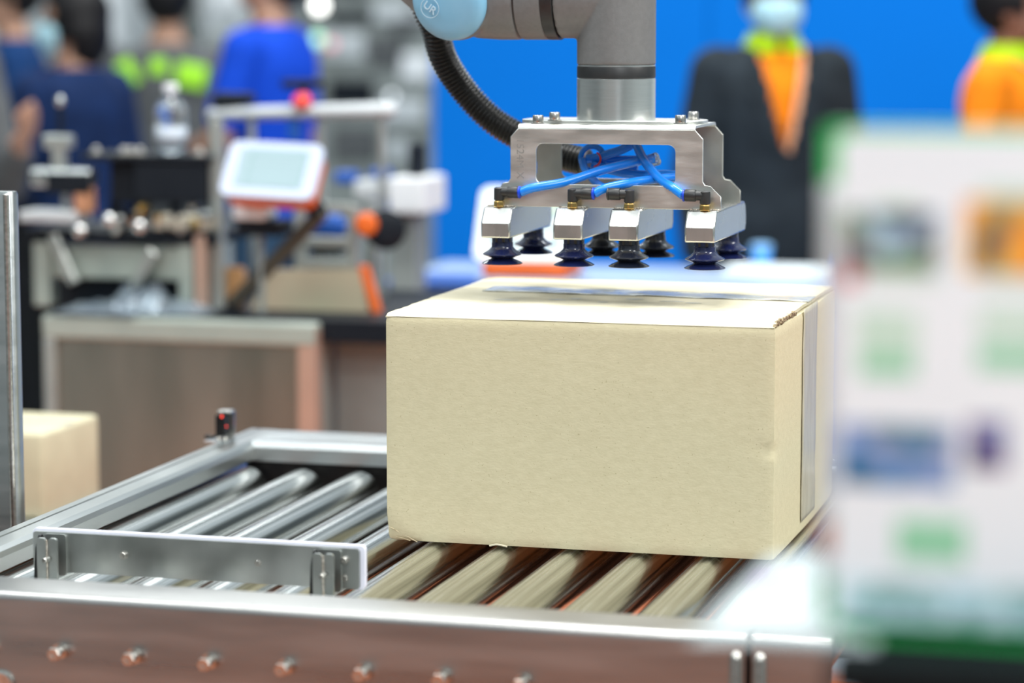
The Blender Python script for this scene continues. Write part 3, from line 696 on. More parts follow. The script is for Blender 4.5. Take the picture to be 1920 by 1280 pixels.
# ------------------------------------------------------------------ vacuum gripper
gr = thing('vacuum_gripper', 'stainless bracket with four bars of dark suction cups and blue air tubes', 'gripper', (GX, GYc, 1.36))
BT = 1.2565                                                     # top of the bars
FYp = 3.268; BYp = 3.395                                        # front and rear cheek of the bracket
bl = onY(957, 300, FYp).x; br = onY(1318, 300, FYp).x; zt = onY(1100, 237, FYp).z - 0.003
fl = onY(930, 385, FYp).x; fr = onY(1352, 385, FYp).x
zw1 = onY(1100, 270, FYp).z; zw0 = onY(1100, 346, FYp).z; wl0 = onY(1005, 300, FYp).x; wr0 = onY(1266, 300, FYp).x
zs = onY(1318, 342, FYp).z; zf = onY(1352, 370, FYp).z
def cheek(y, name, mt):
    o = [(fl, BT), (fl, zf), (bl - 0.0095, zs - 0.0045), (bl - 0.003, zs - 0.0035), (bl, zs + 0.001), (bl, zt - 0.011), (bl + 0.010, zt), (br - 0.010, zt), (br, zt - 0.011),
         (br, zs + 0.001), (br + 0.003, zs - 0.0035), (br + 0.0095, zs - 0.0045), (fr, zf), (fr, BT)]
    m = MB(); m.plate(o, [list(reversed(rrect(wl0, zw0, wr0, zw1, 0.009)))], 0.003, (0, y, 0), (1, 0, 0), (0, 0, 1), (0, 1, 0))
    return m.build(name, mt, gr, 30, 0.0006)
cheek(FYp, 'front_cheek', 'bracket'); cheek(BYp, 'rear_cheek', 'bracket_shaded')
# folded top with rounded bends
prof = [(FYp + 0.0001, zt - 0.001)]
for k in range(7): t = math.radians(180 - 90 * k / 6); prof.append((FYp + 0.006 + 0.006 * math.cos(t), zt - 0.001 + 0.006 * math.sin(t)))
for k in range(7): t = math.radians(90 - 90 * k / 6); prof.append((BYp - 0.003 + 0.006 * math.cos(t), zt - 0.001 + 0.006 * math.sin(t)))
prof += [(BYp + 0.0001, zt - 0.001), (BYp - 0.003, zt + 0.002), (FYp + 0.006, zt + 0.002)]
m = MB(); m.ring_loft([[Vector((x, y, z)) for y, z in prof] for x in (bl + 0.010, br - 0.010)]); m.build('top_plate', 'bracket', gr, 30)
ZP = zt + 0.005
# adapter plate
m = MB(); m.plate(rrect(onY(986, 235, GYc).x, -0.052, onY(1323, 235, GYc).x, 0.052, 0.040, 10), [], 0.004, (0, GYc, ZP), (1, 0, 0), (0, 1, 0), (0, 0, 1)); m.build('adapter_plate', 'bracket', gr, 30, 0.0006)
ZA = ZP + 0.004
for px, py in ((1009, 232), (1040, 226), (1276, 232), (1300, 225)):
    q = onZ(px, py, ZA)
    m = MB(); m.lathe((q.x, q.y, ZA), (0, 0, 1), [(0.0085, 0), (0.0085, 0.0012), (0.0064, 0.0014), (0.0066, 0.002), (0.0066, 0.0095), (0.0060, 0.0105), (0.0034, 0.0105), (0.0032, 0.006)], 24)
    m.build('cap_screw', 'bolt', gr, 40)
# engraved mark
q = onY(975, 300, FYp)
text_obj('engraved_number', '1524M X', 0.0135, 0.00012, 'engrave', (q.x, FYp - 0.00018, q.z + 0.002), (0, 0, -1), (1, 0, 0), gr)
# bars
BF = 3.238; BB = 3.445; BW = 0.0375; BH = 0.038
bars = [onY((a_ + b_) / 2, 435, BF).x for a_, b_ in ((900, 957), (1036, 1092), (1140, 1196), (1283, 1340))]
for i, cx in enumerate(bars):
    x0, x1 = cx - BW / 2, cx + BW / 2
    pf = [(BF, BT - BH), (BF, BT - 0.0200), (BF + 0.0015, BT - 0.0165), (BF + 0.013, BT - 0.0012), (BF + 0.015, BT), (BB - 0.010, BT), (BB - 0.004, BT - 0.004), (BB, BT - 0.016), (BB, BT - BH + 0.008), (BB - 0.006, BT - BH)]
    m = MB(); m.ring_loft([[Vector((x, y, z)) for y, z in pf] for x in (x0, x1)]); m.build('suction_bar', 'bar', gr, 20, 0.0022)
    m = MB()
    for k in range(16): m.sphere((cx - 0.017 + k * 0.0023, FYp - 0.0012, BT + 0.0005), 0.0014, (1, 1, .8), 6, 4)
    for k in range(10): m.sphere((cx - 0.010 + k * 0.0023, BYp + 0.004, BT + 0.0005), 0.0014, (1, 1, .8), 6, 4)
    m.build('weld_seam', 'weld', gr, 60)
    for yc, mm in ((3.2675, 'cup' if i in (0, 1, 3) else 'cup_dark'), (3.4175, 'cup' if i in (0, 3) else 'cup_dark')):
        cxx = cx + 0.001
        m = MB(); m.lathe((cxx, yc, BT - BH), (0, 0, -1), [(0.0108, 0), (0.0125, 0.001), (0.0125, 0.0065), (0.0134, 0.007), (0.0134, 0.0122), (0.0142, 0.0140), (0.0180, 0.0176), (0.0236, 0.0206), (0.0247, 0.0218), (0.0236, 0.0230), (0.0160, 0.0256), (0.0135, 0.0266), (0.0150, 0.0280), (0.0225, 0.0312), (0.0254, 0.0330), (0.0252, 0.0338), (0.020, 0.0325), (0.012, 0.0305), (0.006, 0.029)], 40)
        cu = m.build('suction_cup', mm, gr, 28)
        m = MB(); m.lathe((cxx, yc, BT - BH + 0.0002), (0, 0, -1), [(0.0128, 0.001), (0.0131, 0.0015), (0.0131, 0.006), (0.0126, 0.0068)], 8, True, PI / 8); m.build('cup_socket', 'fit', cu, 20)
# push-in elbows
ends = []
for i, (px, dr) in enumerate(((936, 1), (1074, 1), (1180, -1), (1322, -1))):
    yb = FYp - 0.013
    bx_ = onY(px, 378, yb).x
    m = MB(); m.lathe((bx_, yb, BT), (0, 0, 1), [(0.0058, 0), (0.0070, 0.001), (0.0070, 0.0062), (0.0062, 0.0075), (0.0050, 0.009)], 6); m.build('brass_fitting', 'brass', gr, 20, 0.0005)
    z1 = BT + 0.0085; zc = BT + 0.0185
    m = MB(); m.lathe((bx_, yb, z1), (0, 0, 1), [(0.0062, 0), (0.0066, 0.001), (0.0066, 0.010), (0.0064, 0.0145), (0.0045, 0.0158)], 24)
    m.lathe((bx_, yb, zc), (dr, 0, 0), [(0.0055, -0.002), (0.0060, 0), (0.0060, 0.012)], 24)
    e = m.build('elbow_fitting', 'fit', gr, 35)
    m = MB(); m.lathe((bx_ + dr * 0.0115, yb, zc), (dr, 0, 0), [(0.0072, 0), (0.0076, 0.001), (0.0076, 0.0125), (0.0070, 0.0135)], 24); m.build('collar', 'fit', e, 35)
    m = MB(); m.lathe((bx_ + dr * 0.0250, yb, zc), (dr, 0, 0), [(0.0072, 0), (0.0078, 0.0006), (0.0078, 0.0022), (0.0062, 0.003)], 24); m.build('release_ring', 'tube_ring' if i != 2 else 'fit', e, 35)
    ends.append(Vector((bx_ + dr * 0.0275, yb, zc)))
TR = 0.0057
def atube(pts, first=None, r=TR, mm='tube'):
    p = [onY(a_, b_, y) for a_, b_, y in pts]
    if first is not None: p = [first] + p
    m = MB(); m.tube(p, r, 14, 8); m.build('air_tube', mm, gr, 180)
e = ends
atube([(1000, 352, 3.256), (1060, 341, 3.27), (1125, 320, 3.29), (1180, 306, 3.31), (1225, 297, 3.33)], e[0])
atube([(1135, 353, 3.258), (1180, 343, 3.27), (1225, 336, 3.29), (1275, 331, 3.31)], e[1])
atube([(1262, 352, 3.262), (1238, 336, 3.28), (1216, 312, 3.30), (1202, 290, 3.32), (1190, 262, 3.34), (1186, 245, 3.35)], e[3])
atube([(1120, 344, 3.300), (1106, 330, 3.315), (1096, 316, 3.325), (1092, 300, 3.335)], onY(1140, 355, 3.28), 0.0048)
atube([(1118, 296, 3.345), (1140, 289, 3.345), (1165, 281, 3.345), (1186, 270, 3.345), (1200, 255, 3.345)], onY(1100, 298, 3.345))
atube([(1150, 300, 3.352), (1180, 300, 3.355), (1215, 300, 3.35)], onY(1115, 300, 3.352))
atube([(1170, 324, 3.34), (1210, 328, 3.345), (1245, 327, 3.35), (1276, 329, 3.35)], onY(1110, 309, 3.34))
atube([(1160, 312, 3.36), (1195, 316, 3.36)], onY(1120, 305, 3.36), 0.005)
m = MB(); p0 = onY(1218, 299, 3.335); m.cyl(p0, onY(1232, 294, 3.33), 0.0062, 16, 0.001); m.cyl(onY(1222, 305, 3.34), onY(1236, 302, 3.335), 0.005, 14, 0.001); m.build('clear_coupling', 'clear', gr, 40)
# translucent swirl of the coiled tube and red band
m = MB(); m.tube([onY(1111 + 22 * math.cos(t), 297 + 23 * math.sin(t), 3.348) for t in [k * 2 * PI / 22 for k in range(23)]], 0.0036, 12, 0); m.build('air_tube', 'tube', gr, 180)
m = MB(); m.tube([onY(1112 + 14 * math.cos(t), 298 + 14 * math.sin(t), 3.335) for t in [(-60 + k * 9) * PI / 180 for k in range(17)]], 0.0012, 8, 0); m.build('red_band', 'red', gr, 180)

# ------------------------------------------------------------------ people
def person(name, label, px, depth_y, face, H=1.66, skin='skin', top='navy', top_name='shirt', trousers='black_cloth', arms=None, hair='short', mask=False,
           jacket=None, collar=None, lanyard=None, head_yaw=0.0, head_nod=0.0, patches=None, dxy=None, sleeve=0.55, shw=0.0, lean=0.0):
    """figure built facing -Y at the origin, then turned; face = heading in degrees (0 = towards the viewer, + = turns to its left/picture right)"""
    if dxy is None: q = onY(px, 100, depth_y); loc = (q.x, depth_y, 0)
    else: loc = dxy
    r = thing(name, label, 'person', loc); r.rotation_euler = (0, 0, math.radians(face)); r.location.z = 0.0
    s = H / 1.70; r.scale = (s, s, s)
    sw = 0.175 + shw
    A = arms or {}
    sh = {1: Vector((sw, 0.0, 1.385)), -1: Vector((-sw, 0.0, 1.385))}
    el = {k: Vector(A.get(('e', k), (k * (sw + 0.055), 0.02, 1.10))) for k in (1, -1)}
    wr = {k: Vector(A.get(('w', k), (k * (sw + 0.06), -0.06, 0.86))) for k in (1, -1)}
    hp = {k: Vector((k * 0.09, 0, 0.90)) for k in (1, -1)}
    kn = {k: Vector((k * 0.10, -0.01, 0.49)) for k in (1, -1)}
    an = {k: Vector((k * 0.105, 0.03, 0.085)) for k in (1, -1)}
    def torso(m, g=0.0, z0=0.80, z1=1.50):
        rings = []
        for z, hw, hd, cy in ((0.80, .150, .105, .01), (0.88, .168, .118, .01), (0.96, .165, .112, .0), (1.05, .145, .100, -.002), (1.15, .150, .105, .0),
                              (1.25, .165, .115, .0), (1.33, .175, .115, .005), (1.385, .170, .100, .008), (1.425, .130, .078, .010), (1.455, .075, .060, .012), (1.50, .055, .055, .005)):
            if z < z0 - 1e-6 or z > z1 + 1e-6: continue
            ws = (1 + shw * 3) if z > 1.1 else 1
            rings.append([Vector((math.copysign(abs(math.cos(t)) ** 0.8, math.cos(t)) * (hw * ws + g), cy + math.copysign(abs(math.sin(t)) ** 0.9, math.sin(t)) * (hd + g), z)) for t in [2 * PI * k / 28 for k in range(28)]])
        m.ring_loft(rings)
    hc = Vector((0, -0.012, 1.592)); HRt = Matrix.Rotation(math.radians(head_yaw), 3, 'Z') @ Matrix.Rotation(math.radians(head_nod), 3, 'X')
    def hp_(v): return hc + Vector((0, 0, -0.07)) + HRt @ (Vector(v) + Vector((0, 0, 0.07)))
    # --- continuous body
    b = MB(); torso(b, -0.006)
    b.capsule((0, 0.010, 1.42), (0, 0.0, 1.53), 0.058, 0.054)
    b.sphere(hp_((0, 0.012, 0.022)), 1, (0.076, 0.094, 0.088), 24, 16, HRt)
    b.sphere(hp_((0, -0.018, -0.030)), 1, (0.064, 0.070, 0.078), 24, 16, HRt)
    b.sphere(hp_((0, -0.052, -0.078)), 1, (0.030, 0.028, 0.024), 14, 10, HRt)
    b.capsule(hp_((0, -0.084, 0.005)), hp_((0, -0.098, -0.026)), 0.009, 0.013)
    for k in (1, -1):
        b.sphere(hp_((k * 0.078, 0.012, -0.012)), 1, (0.010, 0.018, 0.030), 12, 8, HRt)
        b.capsule(sh[k], el[k], 0.050, 0.040); b.capsule(el[k], wr[k], 0.040, 0.026)
        b.capsule(hp[k], kn[k], 0.082, 0.055); b.capsule(kn[k], an[k], 0.055, 0.036)
        b.capsule(an[k] + Vector((0, 0.02, -0.045)), an[k] + Vector((k * 0.01, -0.15, -0.05)), 0.036, 0.030)
        # hand: palm, four fingers, thumb
        d = (wr[k] - el[k]).normalized(); dn = Vector((0, -1, 0)) - d * d.dot(Vector((0, -1, 0)))
        if dn.length < 0.2: dn = Vector((0, 0, 1)) - d * d.z
        dn.normalize(); sd_ = d.cross(dn).normalized()
        pm = wr[k] + d * 0.05
        b.capsule(wr[k] + d * 0.015, wr[k] + d * 0.075, 0.030, 0.036, 14, (dn, 1.0)) if False else b.capsule(wr[k] + d * 0.01, pm + d * 0.025, 0.027, 0.033, 14, (sd_, 0.55))
        for q_, (off, ln) in enumerate(((-.027, .070), (-.009, .080), (.009, .076), (.026, .060))):
            st_ = pm + d * 0.035 + dn * off
            k1 = st_ + d * ln * 0.55 + sd_ * k * -0.006; b.capsule(st_, k1, 0.0098, 0.0088, 8); b.capsule(k1, k1 + d * ln * 0.38 - sd_ * k * 0.022, 0.0088, 0.0072, 8)
        b.capsule(wr[k] + d * 0.025 + dn * 0.018, wr[k] + d * 0.065 + dn * 0.050, 0.0125, 0.010, 8); b.capsule(wr[k] + d * 0.065 + dn * 0.050, wr[k] + d * 0.092 + dn * 0.052, 0.010, 0.008, 8)
    fuse(b, 'body', skin, r, 0.0075, 3, world=False)
    # --- trousers and shoes
    t = MB(); torso(t, 0.010, 0.80, 1.0)
    for k in (1, -1): t.capsule(hp[k], kn[k], 0.094, 0.070); t.capsule(kn[k], an[k] + Vector((0, 0, 0.03)), 0.070, 0.054)
    fuse(t, 'trousers', trousers, r, 0.014, 3, world=False)
    for k in (1, -1):
        t = MB(); t.capsule(an[k] + Vector((0, 0.025, -0.042)), an[k] + Vector((k * 0.01, -0.165, -0.046)), 0.043, 0.038, 14, (Vector((1, 0, 0)), 1.15)); t.capsule(an[k] + Vector((0, 0.01, -0.03)), an[k] + Vector((0, 0, 0.02)), 0.040, 0.040)
        fuse(t, 'shoe', 'shoe', r, 0.008, 2, world=False, cut=None)
    # --- shirt
    def arm_shell(t, g, frac):
        for k in (1, -1):
            t.sphere(sh[k] + Vector((-k * 0.012, 0, 0.0)), 0.058 + g)
            if frac <= 1: t.capsule(sh[k], sh[k].lerp(el[k], frac), 0.054 + g, 0.050 + g)
            else: t.capsule(sh[k], el[k], 0.054 + g, 0.046 + g); t.capsule(el[k], el[k].lerp(wr[k], frac - 1), 0.046 + g, 0.034 + g)
    t = MB(); torso(t, 0.010, 0.88, 1.455); arm_shell(t, 0.006, sleeve)
    fuse(t, top_name, top, r, 0.011, 3, world=False)
    if jacket:
        t = MB(); torso(t, 0.026, 0.80, 1.455); arm_shell(t, 0.012, 1.93)
        def vcut(c):
            if c.z > 1.452: return True
            w_ = 0.012 + max(0, (c.z - 1.17)) * 0.235
            return c.y < -0.03 and 1.17 < c.z and abs(c.x) < w_
        jk = fuse(t, 'jacket', jacket, r, 0.011, 3, world=False, cut=vcut, solid=-0.008)
        for k in (1, -1):
            l_ = MB(); o = [(0.004, 1.17), (0.020, 1.15), (0.075, 1.27), (0.105, 1.33), (0.080, 1.345), (0.098, 1.375), (0.085, 1.44), (0.070, 1.45)]
            pts = [Vector((k * (a_ + 0.008), -0.148 + max(0, z - 1.33) * 0.42, z)) for a_, z in o]
            l_.ring_loft([pts, [p + Vector((0, 0.006, 0)) for p in pts]]); l_.build('lapel', jacket, jk, None, None, False)
    if collar:
        t = MB()
        for k in (1, -1):
            rr = []
            for i in range(13):
                a_ = math.radians(-90 + k * (8 + i * 14.5)); ca, sa = math.cos(a_), math.sin(a_)
                rr.append([Vector((ca * 0.062, 0.006 + sa * 0.062, 1.492)), Vector((ca * 0.070, 0.006 + sa * 0.070, 1.498)), Vector((ca * 0.098, 0.006 + sa * 0.092, 1.440)), Vector((ca * 0.090, 0.006 + sa * 0.084, 1.432))])
            t.ring_loft(rr)
        t.build('collar', collar, r, 60, None, False)
        if not jacket: t = MB(); t.box((-0.018, -0.128, 1.30), (0.018, -0.116, 1.45), 0.003, 1, Matrix.Rotation(math.radians(-14), 3, 'X')); t.build('placket', collar, r, 60, None, False)
    if lanyard:
        fy = -0.135 if not jacket else -0.137
        for k in ((1, -1) if not jacket else (1,)):
            t = MB(); pts = [(k * 0.070, 0.03, 1.475), (k * 0.078, -0.045, 1.450), (k * 0.060, -0.100, 1.405), (k * 0.035, fy, 1.30), (k * 0.008, fy - 0.004, 1.16)]
            P_ = path(pts, 6); t.ring_loft([[p + Vector((0.009, 0, 0)), p + Vector((0.009, -0.003, 0)), p + Vector((-0.009, -0.003, 0)), p + Vector((-0.009, 0, 0))] for p in P_]); t.build('lanyard', lanyard, r, 60, None, False)
    # --- hair
    t = MB(); t.sphere(hp_((0, 0.020, 0.030)), 1, (0.084, 0.101, 0.094), 26, 18, HRt)
    if hair == 'long': t.sphere(hp_((0, 0.055, -0.06)), 1, (0.080, 0.062, 0.115), 20, 14, HRt)
    if hair == 'bob': t.sphere(hp_((0, 0.040, -0.03)), 1, (0.092, 0.080, 0.105), 20, 14, HRt)
    Hi = HRt.inverted()
    def hcut(c):
        p = Hi @ (c - hc - Vector((0, 0, -0.07))) + Vector((0, 0, -0.07))
        if p.y < -0.035 and p.z < 0.058 - (p.y + 0.035) * 0.2: return True
        if p.y < 0.022 and p.z < (-0.005 if hair == 'short' else -0.05) and p.y < 0.03: return True
        if hair == 'short' and p.z < -0.055: return True
        return False
    fuse(t, 'hair', 'hair', r, 0.008, 1, world=False, cut=hcut, solid=-0.012)
    # --- face
    for k in (1, -1):
        t = MB(); t.sphere(hp_((k * 0.031, -0.076, 0.006)), 0.0125, (1.2, 0.7, 0.62), 12, 8); t.build('eye', 'eye', r, 60, None, False)
        t = MB(); t.capsule(hp_((k * 0.018, -0.086, 0.026)), hp_((k * 0.046, -0.074, 0.026)), 0.0040, 0.0030, 8); t.build('eyebrow', 'hair', r, 60, None, False)
    if mask:
        t = MB(); t.sphere(hp_((0, -0.024, -0.036)), 1, (0.074, 0.082, 0.068), 26, 18, HRt)
        def mcut(c):
            p = Hi @ (c - hc - Vector((0, 0, -0.07))) + Vector((0, 0, -0.07)); return p.y > -0.030 or p.z > 0.000
        mk = fuse(t, 'face_mask', 'mask', r, 0.007, 1, world=False, cut=mcut, solid=-0.003)
        for k in (1, -1):
            t = MB(); t.tube([hp_((k * 0.068, -0.034, -0.010)), hp_((k * 0.082, -0.005, 0.006)), hp_((k * 0.085, 0.022, 0.012)), hp_((k * 0.083, 0.020, -0.030)), hp_((k * 0.066, -0.030, -0.060))], 0.0016, 6, 4); t.build('ear_loop', 'white', mk, 60, None, False)
    else:
        t = MB(); t.capsule(hp_((-0.020, -0.083, -0.052)), hp_((0.020, -0.083, -0.052)), 0.0055, 0.0055, 8); t.build('mouth', mat('lip', (0.35, 0.10, 0.08), 0.5), r, 60, None, False)
    for nm, mt_, c, sz, rz in (patches or []):
        t = MB(); t.box((-sz[0] / 2, -0.006, -sz[1] / 2), (sz[0] / 2, 0.006, sz[1] / 2), 0.005, 2, Matrix.Rotation(math.radians(rz), 3, 'Y'))
        t.bm.transform(Matrix.Translation(Vector(c))); t.build(nm, mt_, r, 60, None, False)
    return r

person('person', 'person in a dark suit jacket, orange shirt, lime collar and blue face mask', 1450, 7.55, 27, H=1.63, skin='skin_dk', top='orange_cloth', jacket='suit', collar='lime_cloth',
       lanyard='strap', mask=True, shw=0.002, head_yaw=-6)
person('person', 'person in a bright orange polo with lime collar, seen side on at the right edge', 1893, 7.5, 78, H=1.60, skin='skin_dk', top='orange_cloth', top_name='polo_shirt', collar='lime_cloth', lanyard='strap',
       trousers='black_cloth', head_yaw=12, shw=0.01)
person('person', 'person with black bobbed hair, face mask, navy top and red lanyard, looking left', 138, 7.25, -104, H=1.56, top='navy', top_name='sweater', hair='bob', mask=True, lanyard='strap_red', head_yaw=30,
       sleeve=1.9, shw=0.035, arms={('e', 1): (0.26, -0.02, 1.10), ('w', 1): (0.22, -0.20, 0.98)})
person('person', 'person in dark blue clothes with an orange bag, half hidden at the far left', 22, 8.5, -60, H=1.64, top='navy_lt', top_name='sweater', trousers='black_cloth', sleeve=1.9, head_yaw=-5, shw=0.01, patches=[('shoulder_bag', 'orange', (0.17, -0.12, 0.80), (0.14, 0.20), 0)])
person('person', 'person seen from behind in a grey top with bright green shoulder patches', 314, 8.6, 197, H=1.62, top='grey_cloth', top_name='jacket', sleeve=1.9, trousers='grey_dk', shw=0.02,
       patches=[('shoulder_patch', 'neon', (0.105, -0.0, 0.0), (0.001, 0.001), 0)][:0] +
       [('shoulder_patch', 'neon', (0.125, 0.132, 1.355), (0.055, 0.095), 28), ('shoulder_patch', 'neon', (0.02, 0.128, 1.375), (0.060, 0.055), 0), ('shoulder_patch', 'neon', (-0.095, 0.132, 1.345), (0.105, 0.085), -12)])
person('person', 'person in a royal blue short-sleeved shirt leaning over the machines, facing left', 505, 7.7, -92, H=1.70, top='royal', top_name='polo_shirt', sleeve=0.75, trousers='jeans', head_yaw=20, head_nod=-18, shw=0.03,
       lanyard='strap', arms={('e', 1): (0.25, -0.06, 1.12), ('w', 1): (0.10, -0.26, 1.06), ('e', -1): (-0.24, 0.02, 1.11), ('w', -1): (-0.20, -0.10, 0.93)})
person('person', 'person in a grey long-sleeved top mostly outside the left edge, raising a hand', -10, 6.4, 0, H=1.68, top='grey_cloth', top_name='shirt', sleeve=1.85, trousers='jeans',
       arms={('e', 1): (0.27, -0.03, 1.07), ('w', 1): (0.350, -0.12, 1.165), ('e', -1): (-0.24, -0.02, 1.10), ('w', -1): (-0.14, -0.26, 1.10)}, dxy=(onY(-158, 100, 6.4).x, 6.4, 0))

# ------------------------------------------------------------------ machine bench in the left background
BY_ = 4.85
def bp(px, py, y=BY_): return onY(px, py, y)
x0 = bp(78, 620).x; x1 = bp(590, 620).x; zt_ = bp(300, 598).z
mb = thing('machine_cabinet', 'grey metal base cabinet of the machine bench behind the conveyor', 'cabinet', ((x0 + x1) / 2, BY_ + 0.3, 0))
pw = 0.034
m = MB(); m.box((x0, BY_, zt_ - 0.045), (x1, BY_ + 0.04, zt_), 0.006); m.build('top_rail', 'cab_frame', mb, None)
m = MB(); m.box((x0, BY_ + 0.041, zt_ - 0.04), (x1 + 0.17, BY_ + 0.62, zt_ + 0.004), 0.002); m.build('table_top', 'machine_dk', mb, None)
m = MB(); m.box((x0, BY_ + 0.002, 0.05), (x0 + pw * 0.8, BY_ + 0.04, zt_ - 0.045), 0.004); m.build('corner_post', 'alu_prof', mb, None)
m = MB(); m.box((x1 - pw * 1.1, BY_ + 0.002, 0.05), (x1, BY_ + 0.04, zt_ - 0.01), 0.004); m.build('corner_post', 'post_warm', mb, None)
m = MB(); m.box((x0 + pw * 0.8, BY_ + 0.014, 0.05), (x1 - pw * 1.1, BY_ + 0.03, zt_ - 0.046), 0.001); m.build('front_panel', 'cab_panel', mb, None)
m = MB(); m.box((x1 - 0.02, BY_ + 0.05, 0.05), (x1 - 0.005, BY_ + 0.60, zt_ - 0.041)); m.build('side_panel', 'machine', mb, None)
m = MB(); m.box((x0, BY_ + 0.60, 0.05), (x1 + 0.17, BY_ + 0.62, zt_ - 0.041)); m.build('back_panel', 'machine', mb, None)
m = MB(); m.box((x1 + 0.002, BY_ + 0.12, 0.0), (x1 + 0.17, BY_ + 0.14, zt_ - 0.041)); m.build('side_door', 'machine', mb, None)
for fx in (x0 + 0.02, x1 - 0.02):
    m = MB(); m.lathe((fx, BY_ + 0.02, 0.0), (0, 0, 1), [(0.025, 0), (0.025, 0.01), (0.010, 0.02), (0.010, 0.05)], 16); m.build('foot', 'machine_dk', mb, 40)
Z0 = zt_ + 0.004
def frame_bar(o, a_, b_, w=0.026, mt='alu_prof', name='frame_bar'):
    a_ = Vector(a_); b_ = Vector(b_); m = MB(); d = b_ - a_; L_ = d.length
    rot = d.to_track_quat('Z', 'Y').to_matrix()
    m.box((-w / 2, -w / 2, -L_ / 2), (w / 2, w / 2, L_ / 2), 0.002, 1, None); m.bm.transform(Matrix.Translation((a_ + b_) / 2) @ rot.to_4x4())
    return m.build(name, mt, o, None)
# lower frame box of the labelling machine
YM_ = BY_ + 0.14
lf = thing('labelling_machine', 'labelling machine frame of pale posts and beams standing on the left of the bench', 'machine', (bp(230, 600, YM_).x, YM_ + 0.1, Z0))
def P2(px, py, y=YM_): q = onY(px, py, y); return Vector((q.x, y, max(q.z, Z0)))
def post(o, px, py0, py1, w, mt, y=YM_, name='post', floor=False):
    a_ = P2(px, py0, y); b_ = P2(px, py1, y); b_.x = a_.x
    if floor: b_.z = Z0
    return frame_bar(o, b_, a_, w, mt, name)
post(lf, 84, 452, 600, 0.036, 'cab_frame', floor=True); post(lf, 352, 445, 600, 0.030, 'cab_frame', floor=True); post(lf, 378, 440, 600, 0.024, 'post_warm', YM_ - 0.01, floor=True); post(lf, 406, 225, 600, 0.024, 'alu_prof', YM_ + 0.02, floor=True)
a_ = P2(100, 500); b_ = P2(345, 500)
m = MB(); m.box((a_.x, YM_ - 0.006, P2(200, 522).z), (b_.x, YM_ + 0.010, P2(200, 458).z), 0.003); m.build('cross_panel', 'cab_frame', lf, None)
m = MB(); m.box((P2(110, 0).x, YM_ + 0.02, Z0), (P2(210, 0).x, YM_ + 0.16, P2(200, 520, YM_ + .02).z)); m.build('dark_interior', 'machine_dk', lf, None)  # solid dark block painted as the shaded inside of the frame
m = MB(); m.box((P2(283, 0).x, YM_ + 0.02, Z0 + 0.01), (P2(330, 0).x, YM_ + 0.16, P2(300, 520, YM_ + .02).z)); m.build('dark_interior', 'machine_dk', lf, None)
frame_bar(lf, P2(290, 470, YM_ - .03), P2(235, 575, YM_ - .03), 0.022, 'alu_prof', 'brace'); frame_bar(lf, P2(100, 440, YM_ - .03), P2(140, 530, YM_ - .03), 0.020, 'alu_prof', 'brace')
# dark deck and black box above
zb0 = P2(300, 445).z
m = MB(); m.box((P2(45, 0).x, YM_ - 0.02, zb0 - 0.012), (P2(400, 0).x, YM_ + 0.22, zb0 + 0.012), 0.003); m.build('deck', 'machine_dk', lf, None)
m = MB(); m.box((P2(196, 0).x, YM_ + 0.01, P2(200, 382).z), (P2(268, 0).x, YM_ + 0.16, P2(200, 302).z), 0.004); m.build('dark_box', 'machine_dk', lf, None)
m = MB(); m.box((P2(250, 0).x, YM_ - 0.01, P2(300, 380).z), (P2(385, 0).x, YM_ + 0.14, P2(300, 303).z), 0.004); m.build('dark_box', 'machine_dk', lf, None)
for px in (215, 262, 330): post(lf, px, 378, 440, 0.018, 'machine_dk', YM_ + 0.05, 'standoff')
zr = P2(300, 300).z
m = MB(); m.box((P2(150, 0).x, YM_ - 0.015, zr - 0.002), (P2(395, 0).x, YM_ + 0.13, zr + 0.010), 0.002); m.build('top_shelf', 'machine_dk', lf, None)
for px in (180, 232, 246, 262, 374): 
    c = P2(px, 292); m = MB(); m.lathe((c.x, YM_ - 0.0, zr + 0.010), (0, 0, 1), [(0.012, 0), (0.012, 0.004), (0.007, 0.006), (0.007, 0.012), (0.003, 0.015)], 16); m.build('knob', 'bolt', lf, 40)
# silver slide unit
m = MB(); m.box((P2(90, 0).x, YM_ - 0.04, P2(100, 276).z), (P2(140, 0).x, YM_ - 0.01, P2(100, 252).z), 0.003); m.build('slide_head', 'alu_prof', lf, None)
post(lf, 112, 275, 330, 0.026, 'alu_prof', YM_ - 0.025, 'slide_post'); post(lf, 124, 340, 400, 0.014, 'alu_prof', YM_ - 0.025, 'slide_rod'); post(lf, 113, 182, 250, 0.010, 'machine_dk', YM_ - 0.025, 'adjusting_screw')
c = P2(113, 190, YM_ - .025); m = MB(); m.sphere(c, 0.009, (1, 1, 1.3)); m.build('knob', 'steel', lf, 60)
m = MB(); m.box((P2(66, 0).x, YM_ - 0.045, P2(100, 348).z), (P2(180, 0).x, YM_ + 0.0, P2(100, 314).z), 0.006); m.build('slide_block', 'steel', lf, None)
m = MB(); m.box((P2(100, 0).x, YM_ - 0.05, P2(100, 360).z), (P2(182, 0).x, YM_ - 0.047, P2(100, 322).z), 0.001); m.build('cover_plate', 'machine_dk', lf, None)
m = MB(); m.box((P2(50, 0).x, YM_ - 0.06, P2(100, 412).z), (P2(158, 0).x, YM_ + 0.02, P2(100, 392).z), 0.004); m.build('lower_slide', 'machine_lt', lf, None)
m = MB(); m.box((P2(150, 0).x, YM_ - 0.05, P2(100, 395).z), (P2(178, 0).x, YM_ - 0.01, P2(100, 345).z), 0.004); m.build('amber_block', mat('amber_block', (0.45, 0.22, 0.12), 0.5), lf, None)
random.seed(5)
